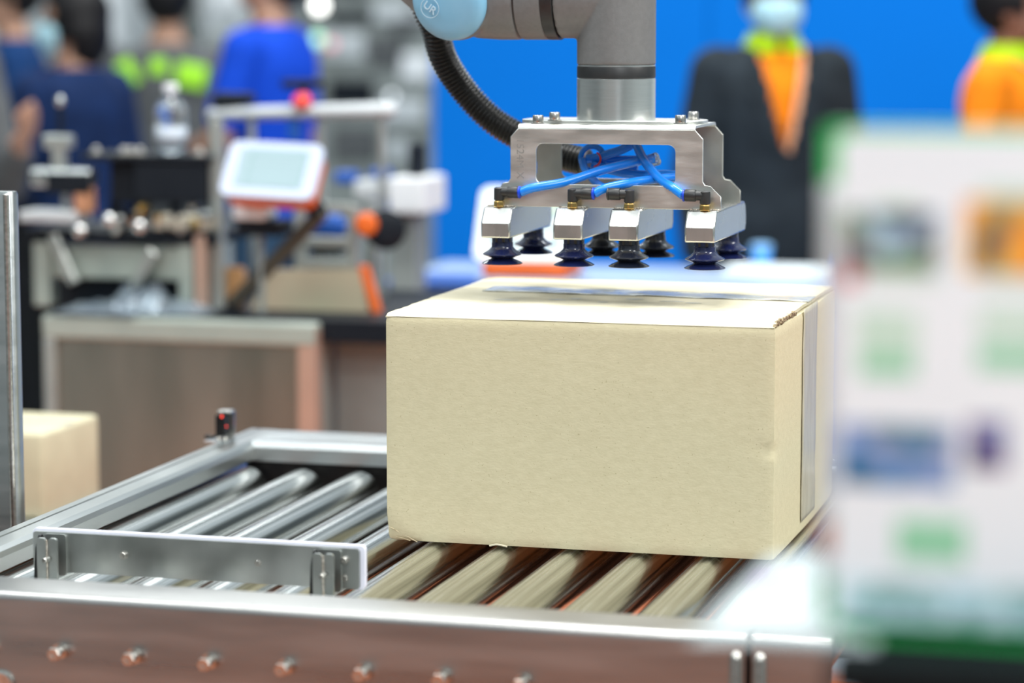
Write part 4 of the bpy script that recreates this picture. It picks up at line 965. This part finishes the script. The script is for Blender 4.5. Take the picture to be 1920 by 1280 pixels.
for i in range(26):
    px = random.uniform(190, 395); py = random.uniform(385, 440); c = P2(px, py, YM_ - 0.03 + random.uniform(0, .05)); rr = random.uniform(0.005, 0.011)
    m = MB(); m.lathe(c, (random.uniform(-.3, .3), -1, random.uniform(-.2, .2)), [(rr * .7, -0.02), (rr, -0.018), (rr, 0.012), (rr * .8, 0.015), (rr * .3, 0.016)], 14); m.build('idler_roller', random.choice(['bolt', 'machine_dk', 'steel', 'brass', 'machine_dk']), lf, 40)
for px, py in ((205, 412), (150, 432), (262, 425)):
    c = P2(px, py, YM_ - 0.05); m = MB(); m.sphere(c, 0.014, (1, .8, 1)); m.build('knob', 'alu', lf, 60)
m = MB(); m.box((P2(290, 0).x, YM_ - 0.03, P2(300, 428).z), (P2(395, 0).x, YM_ + 0.02, P2(300, 400).z), 0.004); m.build('feed_plate', mat('feed_plate', (0.48, 0.45, 0.37), 0.4, 0.3), lf, None)
# crumpled clear film on the bench, tools in front
fm = thing('plastic_film', 'crumpled shiny plastic film lying on the bench under the labelling machine', 'film', (bp(240, 590).x, BY_ + 0.10, Z0))
m = MB(); random.seed(11)
for k_, (c_, w_, h_) in enumerate(((235, .055, .050), (275, .050, .055), (180, .09, .022), (320, .07, .028))):
    c = onZ(c_, 588, Z0); bm = m.bm; rows = []
    for i in range(11):
        rw = []
        for j in range(9):
            u_ = i / 10 - .5; v_ = j / 8 - .5; hh = h_ * max(0, 1 - 4 * u_ * u_) * max(0, 1 - 4 * v_ * v_) * (0.75 + 0.8 * abs(noise.noise(Vector((u_ * 5 + k_ * 3, v_ * 5, k_)))))
            rw.append(bm.verts.new((c.x + u_ * w_ * 2, c.y + 0.03 + v_ * 0.11, Z0 + 0.001 + hh)))
        rows.append(rw)
    for i in range(10):
        for j in range(8): bm.faces.new((rows[i][j], rows[i + 1][j], rows[i + 1][j + 1], rows[i][j + 1]))
o = m.build('film_sheet', mat('film', (0.22, 0.27, 0.31), 0.2, 0.35, (0.12, 0.15, 0.18), 14), fm, None); sd = o.modifiers.new('t', 'SOLIDIFY'); sd.thickness = 0.001
# bottle on the top shelf
c = P2(322, 300, YM_ + 0.05)
bt = thing('water_bottle', 'clear plastic bottle with pale label standing on the labelling machine', 'bottle', (c.x, YM_ + 0.05, zr + 0.010))
zb = zr + 0.010
m = MB(); m.lathe((c.x, YM_ + 0.05, zb), (0, 0, 1), [(0.026, 0), (0.031, 0.004), (0.031, 0.085), (0.029, 0.095), (0.016, 0.112), (0.0125, 0.116), (0.0125, 0.124)], 28); m.build('bottle_body', 'glass', bt, 60)
m = MB(); m.lathe((c.x, YM_ + 0.05, zb + 0.018), (0, 0, 1), [(0.0314, 0), (0.0314, 0.036)], 28, False); o = m.build('label', 'water', bt, 60); sd = o.modifiers.new('t', 'SOLIDIFY'); sd.thickness = 0.0005
m = MB(); m.lathe((c.x, YM_ + 0.05, zb + 0.124), (0, 0, 1), [(0.0145, 0), (0.0145, 0.012), (0.012, 0.014)], 20); m.build('cap', 'white', bt, 40)

# touch panels (same product twice)
def touch_panel(name, label, pts, tilt_y, thick, support, content=None, bez='hmi'):
    """pts: four picture corners TL, TR, BR, BL of the face, with their distances"""
    TL, TR, BR, BL = [onY(*p) for p in pts]
    c = (TL + TR + BR + BL) / 4; ux = ((TR + BR) / 2 - (TL + BL) / 2); W = ux.length; ux.normalize()
    uy = ((TL + TR) / 2 - (BL + BR) / 2); uy -= ux * uy.dot(ux); Hh = uy.length; uy.normalize(); n = ux.cross(uy)
    r = thing(name, label, 'touch panel', c)
    m = MB(); m.plate(rrect(-W / 2, -Hh / 2, W / 2, Hh / 2, 0.020, 6), [], 0.012, c, ux, uy, n * -1); m.build('bezel', bez, r, 30, 0.003)
    m = MB(); m.plate(rrect(-W / 2 + .006, -Hh / 2 + .003, W / 2 - .006, Hh / 2 - .006, 0.018, 6), [], thick, c - n * 0.0122, ux, uy, n * -1); m.build('housing', 'orange', r, 30)
    w2 = W * 0.36; h2 = Hh * 0.36
    m = MB(); m.plate(rrect(-w2, -h2 * .9, w2, h2, 0.002, 2), [], 0.0012, c + n * 0.0002, ux, uy, n); sc_ = m.build('screen', 'screen', r, None)
    m = MB(); m.plate(rrect(-w2 + .001, -h2 * .9 + .001, -w2 * .72, h2 - .001, 0.001, 2), [], 0.0008, c + n * 0.0016, ux, uy, n); m.build('side_menu', 'screen_side', sc_, None)
    for k in range(3):
        zz = h2 * (0.55 - 0.5 * k)
        m = MB(); m.plate(rrect(-w2 * .60, zz - .008, w2 * .9, zz + .006, 0.001, 2), [], 0.0005, c + n * 0.0016, ux, uy, n); m.build('screen_row', 'screen_side' if content is None else content[k], sc_, None)
    return r, c, ux, uy, n
Yh = BY_ - 0.05
tp, c, ux, uy, n = touch_panel('touch_panel', 'white framed touch screen with orange back tilted on an arm above the bench', ((440, 264, Yh + .05), (614, 270, Yh + .05), (580, 376, Yh - .02), (402, 362, Yh - .02)), 0, 0.032, None)
frame_bar(tp, c - n * 0.034 + ux * 0.04, P2(600, 404, BY_ + .06), 0.028, 'machine_dk', 'mount')
frame_bar(tp, P2(606, 396, BY_ + .05), P2(436, 570, BY_ + .10), 0.024, mat('arm_bronze', (0.10, 0.085, 0.065), 0.45, 0.5), 'support_arm')
c2 = P2(432, 590, BY_ + .10); m = MB(); m.lathe((c2.x, BY_ + .10, Z0), (0, 0, 1), [(0.03, 0), (0.03, 0.006), (0.009, 0.010), (0.009, c2.z - Z0 + 0.03)], 20); m.build('arm_base', 'machine_dk', tp, 40)
# white sensor head below the panel
s1 = P2(470, 398, BY_ + .02)
sh_ = thing('printer_head', 'small white printer head hanging below the tilted touch screen', 'printer', (s1.x, BY_ + .1, Z0))
m = MB(); m.box((s1.x - 0.035, BY_ + .01, s1.z - 0.014), (s1.x + 0.033, BY_ + .08, s1.z + 0.016), 0.006); m.build('head_case', 'paper', sh_, None)
m = MB(); m.box((s1.x - 0.03, BY_ + .02, s1.z - 0.045), (s1.x + 0.06, BY_ + .09, s1.z - 0.016), 0.004); m.build('head_base', 'machine_dk', sh_, None)
frame_bar(sh_, (s1.x + 0.0, BY_ + .075, Z0), (s1.x + 0.0, BY_ + .075, s1.z - 0.03), 0.011, 'machine', 'stem')
# small aluminium frame with blue motor
Yf = BY_ + 0.22
ff = thing('feeder_frame', 'small aluminium frame around a blue motor right of the panel arm', 'machine', (P2(610, 500, Yf).x, Yf + .05, Z0))
for px in (560, 660):
    for dy in (0.0, 0.12): frame_bar(ff, Vector((P2(px, 0, Yf).x, Yf + dy, Z0)), Vector((P2(px, 0, Yf).x, Yf + dy, P2(px, 385, Yf).z)), 0.022, 'alu_prof', 'post')
for py in (388, 452, 492): frame_bar(ff, P2(560, py, Yf), P2(660, py + 3, Yf), 0.020, 'alu_prof', 'cross_bar')
c = P2(615, 425, Yf + .06); m = MB(); m.lathe(c - Vector((0.035, 0, 0)), (1, 0, 0), [(0.02, 0), (0.026, 0.004), (0.026, 0.06), (0.015, 0.066), (0.015, 0.075)], 20); m.build('motor', 'blue', ff, 40)
m = MB(); m.box((c.x - 0.03, c.y - .02, P2(600, 478, Yf + .06).z), (c.x + 0.03, c.y + .03, P2(600, 462, Yf + .06).z), 0.003); m.build('gear_case', 'machine_dk', ff, None)
c = P2(688, 420, Yf - .02); m = MB(); m.lathe(c + Vector((-0.01, 0.04, 0)), (0.25, -1, 0), [(0.010, 0), (0.012, 0.03), (0.020, 0.032), (0.023, 0.040), (0.023, 0.056), (0.018, 0.062), (0.004, 0.064)], 24); m.build('red_knob', 'orange', ff, 40)
c = P2(722, 430, Yf); m = MB(); m.lathe(c, (0.5, -1, 0), [(0.034, 0), (0.040, 0.004), (0.040, 0.014), (0.034, 0.018), (0.012, 0.02)], 32); m.build('dark_wheel', 'machine_dk', ff, 40)
# guard with orange edge
gd = thing('orange_guard', 'tinted machine guard with a bright orange edge on the right end of the bench', 'guard', (P2(600, 560, Yf).x, Yf, Z0))
Yg = Yf - 0.035
ga = [P2(505, 505, Yg), P2(672, 505, Yg), P2(698, 598, Yg), P2(470, 598, Yg)]
for p in ga[2:]: p.z = Z0
m = MB(); m.ring_loft([ga, [p + Vector((0, 0.01, 0)) for p in ga]]); m.build('guard_panel', mat('guard_panel', (0.40, 0.39, 0.27), 0.4, 0.0, (0.47, 0.36, 0.26), 4), gd, None)
gb_ = [P2(672, 498, Yg), P2(684, 500, Yg), P2(708, 594, Yg), P2(693, 598, Yg)]
m = MB(); m.ring_loft([gb_, [p + Vector((0, 0.03, 0)) for p in gb_]]); m.build('orange_edge', 'orange', gd, None)
cc_ = P2(440, 540, BY_ + .16); m = MB(); m.plate(rrect(P2(410, 0, BY_ + .2).x, Z0, P2(452, 0, BY_ + .2).x, P2(400, 500, BY_ + .2).z, .01), [], 0.01, (0, BY_ + .2, 0), (1, 0, 0), (0, 0, 1), (0, 1, 0)); m.build('amber_shield', mat('amber_shield', (0.5, 0.27, 0.12), 0.35), gd, None)
# upper cross beam with red button
ub = thing('overhead_beam', 'white rounded cross beam on thin posts above the bench, carrying a red button', 'beam', (P2(590, 210, BY_ + .5).x, BY_ + .5, Z0))
Yb = BY_ + 0.45
m = MB(); m.capsule(P2(400, 214, Yb), P2(730, 206, Yb), 0.013, 0.016, 14, (Vector((0, 1, 0)), 1.5)); m.build('beam', 'machine_lt', ub, 60)
for px in (470, 600, 715): frame_bar(ub, Vector((P2(px, 0, Yb).x, Yb, Z0)), Vector((P2(px, 0, Yb).x, Yb, P2(px, 214, Yb).z)), 0.014, 'alu_prof', 'post')
c = P2(572, 198, Yb); m = MB(); m.lathe(c + Vector((0, -0.01, 0)), (0, -0.6, 0.8), [(0.014, 0), (0.020, 0.006), (0.020, 0.018), (0.014, 0.024), (0.003, 0.026)], 20); m.build('red_button', 'red', ub, 40)
m = MB(); m.capsule(P2(535, 158, Yb), P2(600, 156, Yb), 0.009, 0.009); m.capsule(P2(568, 160, Yb), P2(570, 190, Yb), 0.007, 0.007); m.build('clamp_handle', 'machine_dk', ub, 60)
m = MB(); c = P2(552, 240, Yb); m.box((c.x - .012, Yb - .012, c.z - .025), (c.x + .012, Yb + .012, c.z + .025), 0.003); m.build('blue_block', 'blue', ub, None)
m = MB(); m.capsule(P2(415, 190, Yb), P2(470, 185, Yb), 0.02, 0.012); m.build('cable_bundle', 'machine_dk', ub, 60)
# white machine head further right
wm = thing('white_machine_head', 'white boxy machine head with a black motor right of the tilted touch screen', 'machine', (P2(720, 400, 5.6).x, 5.7, 0))
def wb(px0, py0, px1, py1, y, dy, mt, name, bev=0.006):
    a_ = onY(px0, py1, y); b_ = onY(px1, py0, y); m = MB(); m.box((a_.x, y, a_.z), (b_.x, y + dy, b_.z), bev); return m.build(name, mt, wm, None)
wb(728, 334, 796, 400, 5.6, 0.16, 'white', 'head_case'); wb(662, 340, 728, 372, 5.62, 0.12, 'machine_lt', 'side_case'); wb(690, 318, 722, 334, 5.62, 0.06, 'blue', 'blue_cover'); wb(692, 372, 735, 400, 5.63, 0.06, 'blue', 'blue_cover')
wb(764, 268, 786, 334, 5.65, 0.06, 'machine_dk', 'motor', 0.008); wb(625, 322, 662, 345, 5.66, .05, 'blue', 'blue_cover')
a_ = onY(760, 400, 5.68); m = MB(); m.box((a_.x - .03, 5.66, 0), (a_.x + .03, 5.74, a_.z), .004); m.build('stand', 'machine', wm, None)
# blue tub behind the carton
q = onY(800, 540, 5.9)
bt_ = thing('blue_crate', 'blue plastic crate on a grey stand just behind the carton\'s left corner', 'crate', (q.x, 5.95, 0))
m = MB(); m.ring_loft([[Vector((q.x + sx_ * 0.09, 5.9 + .1 + sy_ * .1, q.z - 0.06)) for sx_, sy_ in ((-1, -1), (1, -1), (1, 1), (-1, 1))], [Vector((q.x + sx_ * 0.10, 5.9 + .1 + sy_ * .11, q.z + 0.006)) for sx_, sy_ in ((-1, -1), (1, -1), (1, 1), (-1, 1))]]); m.build('tub', 'blue', bt_, None, 0.008)
m = MB(); m.box((q.x - .108, 5.885, q.z + .006), (q.x + .108, 6.115, q.z + .016), .004); m.build('rim', 'blue', bt_, None)
m = MB(); m.box((q.x - .08, 5.92, 0), (q.x + .08, 6.08, q.z - .06), .006); m.build('stand', 'machine', bt_, None)
# second touch panel behind the suction cups, on its own pedestal
Y2 = 5.3
tp2, c, ux, uy, n = touch_panel('touch_panel', 'white framed touch screen with orange base just behind the suction cups', ((912, 350, Y2 + .07), (1095, 350, Y2 + .07), (1062, 492, Y2), (876, 486, Y2)), 0, 0.026, None,
     [print_mat('chart_a', [(0.7, 0.2, 0.1), (0.75, 0.78, 0.7), (0.3, 0.6, 0.3)], 40), 'paper', 'paper'], 'paper')
a_ = onY(905, 518, Y2 + .0); b_ = onY(1062, 496, Y2)
m = MB(); m.box((a_.x, Y2 - .01, a_.z), (b_.x, Y2 + .14, b_.z), 0.008); m.build('base', 'orange', tp2, None)
pd_ = thing('pedestal', 'grey pedestal carrying the second touch screen, hidden behind the carton', 'pedestal', ((a_.x + b_.x) / 2, Y2 + .06, 0))
m = MB(); m.box((a_.x + .02, Y2 + .01, 0), (b_.x - .02, Y2 + .12, a_.z - .012), 0.01); m.build('column', 'machine', pd_, None)
m = MB(); m.box((a_.x - .01, Y2 - .02, a_.z - .012), (b_.x + .01, Y2 + .15, a_.z), 0.004); m.build('top', 'counter', pd_, None)

# counter in front of the blue wall
zc0 = 0.85; ya = onZ(1100, 527, zc0).y; yb_ = onZ(1100, 496, zc0).y
ct = thing('counter', 'long white-topped counter with a blue front in front of the blue wall', 'counter', (0.3, (ya + yb_) / 2, 0))
m = MB(); m.box((onZ(800, 500, zc0).x, ya, zc0 - .03), (3.2, yb_, zc0), 0.004); m.build('worktop', 'counter', ct, None)
m = MB(); m.box((onZ(800, 500, zc0).x + .04, ya + .04, 0), (3.15, yb_ - .03, zc0 - .03), 0.004); m.build('counter_body', 'blue_wall', ct, None)
pp = onZ(1460, 512, zc0)
pa = thing('paper_stack', 'low stack of white paper sheets on the counter behind the carton', 'paper', (pp.x, pp.y, zc0))
for i in range(4):
    m = MB(); m.box((pp.x - .13, pp.y - .09, zc0 + .003 * i), (pp.x + .15, pp.y + .10, zc0 + .003 * i + .0028), 0.0, 1, Matrix.Rotation(math.radians(random.uniform(-4, 4)), 3, 'Z')); m.build('sheet', 'paper', pa, None)
q = onZ(1430, 502, zc0)
cpx = thing('blue_cup', 'small pale blue plastic cup on the counter beside the dark suit', 'cup', (q.x, q.y, zc0))
m = MB(); m.lathe((q.x, q.y - .02, zc0), (0, 0, 1), [(0.016, 0), (0.02, 0.002), (0.026, 0.055), (0.0245, 0.055), (0.019, 0.006)], 24); m.build('cup_wall', mat('blue_cup', (0.08, 0.35, 0.85), 0.3), cpx, 40)
m = MB(); m.lathe((q.x, q.y - .02, zc0 + .055), (0, 0, 1), [(0.028, 0), (0.028, 0.004), (0.02, 0.008)], 24); m.build('lid', mat('cup_lid', (0.3, 0.55, 0.85), 0.3), cpx, 40)

# ------------------------------------------------------------------ far hall clutter
random.seed(21)
def hall_unit(name, label, px0, py0, px1, y, dy, mt, parts=()):
    a_ = onY(px0, 300, y); b_ = onY(px1, 300, y); zt2 = onY((px0 + px1) / 2, py0, y).z
    r = thing(name, label, 'machine', ((a_.x + b_.x) / 2, y + dy / 2, 0))
    m = MB(); m.box((a_.x, y, 0), (b_.x, y + dy, zt2), 0.01); m.build('casing', mt, r, None)
    for nm, u0, v0, u1, v1, mm in parts:
        X = lambda u: a_.x + (b_.x - a_.x) * u
        zz0 = onY((px0 + px1) / 2, v1, y).z; zz1 = onY((px0 + px1) / 2, v0, y).z
        m = MB(); m.box((X(u0), y - 0.03, zz0), (X(u1), y + 0.0, zz1), 0.008); m.build(nm, mm, r, None)
    return r
FM = hall_unit('far_machine', 'tall pale grey machine with dark windows behind the royal blue shirt', 592, -90, 818, 12.2, 0.8, 'machine', (
    ('window', .10, -60, .45, -10, 'machine_dk'), ('panel', .50, 5, .95, 40, 'machine_lt'), ('dark_panel', .12, 20, .48, 42, 'machine_dk'), ('panel', .06, 60, .42, 110, 'machine_lt'), ('dark_panel', .46, 70, .75, 125, 'grey_cloth'),
    ('panel', .72, 100, .97, 150, 'white'), ('dark_panel', .12, 150, .50, 200, 'machine_dk'), ('panel', .55, 185, .92, 230, 'machine_lt'), ('dark_panel', .15, 240, .52, 300, 'grey_cloth'), ('panel', .60, 262, .78, 300, 'machine_lt'),
    ('dark_panel', .66, 32, .9, 62, 'grey_cloth'), ('gauge', .78, 6, .9, 30, 'glass')))
hall_unit('far_machine', 'white panelled booth unit between the green-patched and royal blue figures', 395, -90, 470, 13.0, 0.6, 'machine_lt', (('panel', .2, -60, .8, 20, 'white'), ('dark_panel', .1, 60, .6, 200, 'machine'), ('panel', .2, 220, .9, 280, 'machine_lt')))
hall_unit('far_machine', 'pale lilac-grey locker behind the navy-clad figure', 150, -90, 236, 12.6, 0.6, 'machine_lt', (('dark_panel', .35, -60, .5, 60, 'machine'), ('panel', .55, -50, .9, 80, 'white')))
hall_unit('far_machine', 'light grey cabinet at the upper left edge of the hall', -60, -90, 70, 12.8, 0.6, 'machine_lt', (('panel', .2, -60, .5, 60, 'white'), ('dark_panel', .55, -40, .65, 90, 'machine')))
hall_unit('far_machine', 'dark grey equipment rack behind the green-patched figure', 238, -90, 300, 13.4, 0.6, 'machine', (('dark_panel', .2, -60, .8, 40, 'machine_dk'),))
hall_unit('far_machine', 'white cabinet behind the green-patched figure', 330, -90, 396, 14.2, .6, 'white', (('panel', .1, -60, .4, 60, 'machine'), ('panel', .5, 10, .9, 60, 'machine_lt')))
def lamp(px, py, r, col, st):
    c = onY(px, py, 12.17); c.y = 12.17 - r * 0.3
    m = MB(); m.sphere(c, r, (1, 0.5, 1), 16, 10); o = m.build('indicator_light', mat('bulb', col, 0.3, emit=col, estr=st), FM, 60)
    m = MB(); m.lathe(Vector((c.x, 12.205, c.z)), (0, -1, 0), [(r * 1.25, 0), (r * 1.25, 0.02), (r * 1.05, 0.026)], 16); m.build('lamp_ring', 'machine_dk', o, 40)
lamp(600, 10, 0.030, (1, 1, 0.95), 5)
lamp(596, 74, 0.030, (0.5, 1.0, 0.7), 0.9)
lamp(622, 84, 0.022, (1.0, 0.35, 0.4), 0.5)
lamp(735, 180, 0.014, (0.9, 0.95, 1.0), 2.0)

# ------------------------------------------------------------------ foreground brochures
TZ = 1.5 - (1210 - 18) / 5100 * 1.50
T0 = onZ(1568, 1210, TZ)
ft = thing('black_side_table', 'black table edge close to the camera at the lower right', 'table', (T0.x + .3, T0.y + .1, 0))
m = MB(); m.box((T0.x, T0.y - 0.03, TZ - 0.022), (T0.x + 0.62, T0.y + 0.34, TZ), 0.003); m.build('table_top', 'black_table', ft, None)
m = MB(); m.box((T0.x + .012, T0.y - 0.018, 0.008), (T0.x + 0.60, T0.y + 0.32, TZ - 0.022), 0.003); m.build('table_body', 'black_table', ft, None)
def sheet(o, mt, name, px0, py0, px1, py1, y, th=0.0006, lift=0.0, tilt=None):
    a_ = onY(px0, py1, y); b_ = onY(px1, py0, y); m = MB(); m.box((a_.x, y - th - lift, a_.z), (b_.x, y - lift, b_.z)); return m.build(name, mt, o, None)
BYf = T0.y + 0.02
br_ = thing('brochure_board', 'white brochure sheet with photos and green text boxes standing on the black table', 'brochure', (onY(1740, 1200, BYf).x, BYf, TZ))
a_ = onY(1558, 1195, BYf); zTop = onY(1740, 252, BYf).z; XR_ = a_.x + 0.215
m = MB(); m.plate(rrect(a_.x, TZ + 0.001, XR_, zTop, 0.006, 4), [], 0.003, (0, BYf, 0), (1, 0, 0), (0, 0, 1), (0, 1, 0)); m.build('sheet', 'paper', br_, None)
P_ = lambda nm, cols, sc, sd: print_mat(nm, cols, sc, sd)
pr = [
 ('photo', P_('photo_people', [(0.03, 0.01, 0.03), (0.10, 0.12, 0.28), (0.45, 0.70, 0.75), (0.10, 0.03, 0.04), (0.12, 0.40, 0.12)], 30, 1.3), 1578, 398, 1762, 506),
 ('photo', P_('photo_orange', [(0.05, 0.03, 0.04), (0.85, 0.28, 0.03), (0.90, 0.30, 0.02), (0.80, 0.50, 0.10), (0.06, 0.05, 0.08)], 26, 4.1), 1806, 376, 1960, 515),
 ('caption_band', 'ink_green_lt', 1640, 380, 1722, 402), ('caption_band', 'ink_green_lt', 1620, 508, 1760, 526), ('caption_band', 'ink_green_lt', 1838, 350, 1960, 375), ('caption_band', 'ink_green_lt', 1840, 518, 1960, 534),
 ('red_dot', mat('red_print', (0.65, 0.08, 0.10), 0.6), 1578, 500, 1612, 536),
 ('text_box', 'ink_green_lt', 1606, 582, 1722, 622), ('text_box', 'ink_green_lt', 1608, 628, 1720, 662), ('text_box', 'ink_green', 1610, 668, 1716, 704),
 ('text_box', 'ink_green_lt', 1834, 580, 1960, 630), ('text_box', 'ink_green', 1832, 650, 1960, 692),
 ('photo', P_('photo_blue', [(0.03, 0.08, 0.12), (0.04, 0.22, 0.48), (0.35, 0.40, 0.65), (0.05, 0.16, 0.22), (0.10, 0.28, 0.52)], 28, 7.7), 1572, 800, 1790, 908),
 ('photo', P_('photo_violet', [(0.25, 0.02, 0.04), (0.20, 0.25, 0.50), (0.03, 0.02, 0.08), (0.35, 0.15, 0.40)], 34, 2.9), 1812, 788, 1890, 880),
 ('text_box', 'ink_green', 1680, 978, 1812, 1050),
 ('photo', P_('photo_light', [(0.25, 0.30, 0.35), (0.45, 0.72, 0.82), (0.60, 0.80, 0.85), (0.20, 0.40, 0.38), (0.55, 0.78, 0.85)], 30, 5.5), 1580, 1105, 1960, 1178),
 ('green_footer', 'ink_green_dk', 1562, 1183, 1960, 1190),
]
for nm, mt_, u0, v0, u1, v1 in pr:
    if onY(u1, 500, BYf).x > XR_: 
        u1 = 1960
        while onY(u1, 500, BYf).x > XR_: u1 -= 4
    sheet(br_, mt_, nm, u0, v0, u1, v1, BYf, 0.0003, 0.0)
m = MB(); m.box((a_.x + 0.02, BYf + .004, TZ), (XR_ - 0.02, BYf + 0.03, TZ + 0.012), 0.002); m.build('stand_foot', 'machine_dk', br_, None)
# second brochure behind, with green header, shifted to the left
B2 = BYf + 0.035
b2 = thing('brochure', 'second brochure with a green top corner behind the white brochure sheet', 'brochure', (onY(1600, 1200, B2).x, B2, TZ))
c_ = onY(1532, 1195, B2); zt2 = onY(1560, 236, B2).z
m = MB(); m.plate(rrect(c_.x, TZ + 0.001, c_.x + 0.17, zt2, 0.005, 4), [], 0.002, (0, B2, 0), (1, 0, 0), (0, 0, 1), (0, 1, 0)); m.build('sheet', 'paper', b2, None)
m = MB(); m.box((c_.x + .0005, B2 - .0006, zt2 - 0.032), (c_.x + 0.165, B2 - .0001, zt2 - 0.0005)); m.build('green_header', 'ink_green_dk', b2, None)
q1 = onY(1562, 1010, B2)
m = MB(); m.box((c_.x + .001, B2 - .0006, q1.z - 0.008), (c_.x + 0.018, B2 - .0001, q1.z + 0.010)); m.build('orange_print', 'orange', b2, None)
m = MB(); m.box((c_.x + .008, B2 - .0012, q1.z + 0.002), (c_.x + 0.026, B2 - .0007, q1.z + 0.016)); m.build('green_print', 'ink_green_dk', b2, None)
m = MB(); m.box((c_.x + .002, B2 - .0006, TZ + 0.002), (c_.x + 0.03, B2 - .0001, TZ + 0.028)); m.build('green_print', 'ink_green_dk', b2, None)
# loose leaflets lying over the table's left edge
for i, (pts, lab) in enumerate((([(1290, 1192), (1440, 1042), (1600, 1034), (1600, 1200)], 'loose white leaflet with a small violet mark jutting off the black table\'s left edge'),
                                ([(1400, 1200), (1470, 1085), (1640, 1080), (1640, 1212)], 'second white leaflet under the jutting one, nearer the standing brochures'))):
    zl = TZ + 0.0035 - i * 0.0022
    Q = [onZ(a1, b1, zl) for a1, b1 in pts]
    lo_ = thing('leaflet', lab, 'leaflet', (sum((q.x for q in Q)) / 4, sum((q.y for q in Q)) / 4, zl))
    bm = bmesh.new(); rows = []
    for a1 in range(13):
        rw = []
        for b1 in range(9):
            u_ = a1 / 12; v_ = b1 / 8; p = Q[0].lerp(Q[3], u_).lerp(Q[1].lerp(Q[2], u_), v_)
            rw.append(bm.verts.new((p.x, p.y, zl - 0.004 * max(0, 0.6 - u_) ** 2)))
        rows.append(rw)
    for a1 in range(12):
        for b1 in range(8): bm.faces.new((rows[a1][b1], rows[a1 + 1][b1], rows[a1 + 1][b1 + 1], rows[a1][b1 + 1]))
    m = MB(); m.bm.free(); m.bm = bm; o = m.build('sheet', 'leaflet', lo_, 60); sd = o.modifiers.new('t', 'SOLIDIFY'); sd.thickness = 0.0008
    if i == 0:
        q = onZ(1438, 1090, zl + .0012); m = MB(); m.box((q.x - .006, q.y - .012, zl + .0005), (q.x + .006, q.y + .012, zl + .0009)); m.build('violet_print', mat('violet_print', (0.35, 0.2, 0.5), 0.6), lo_, None)
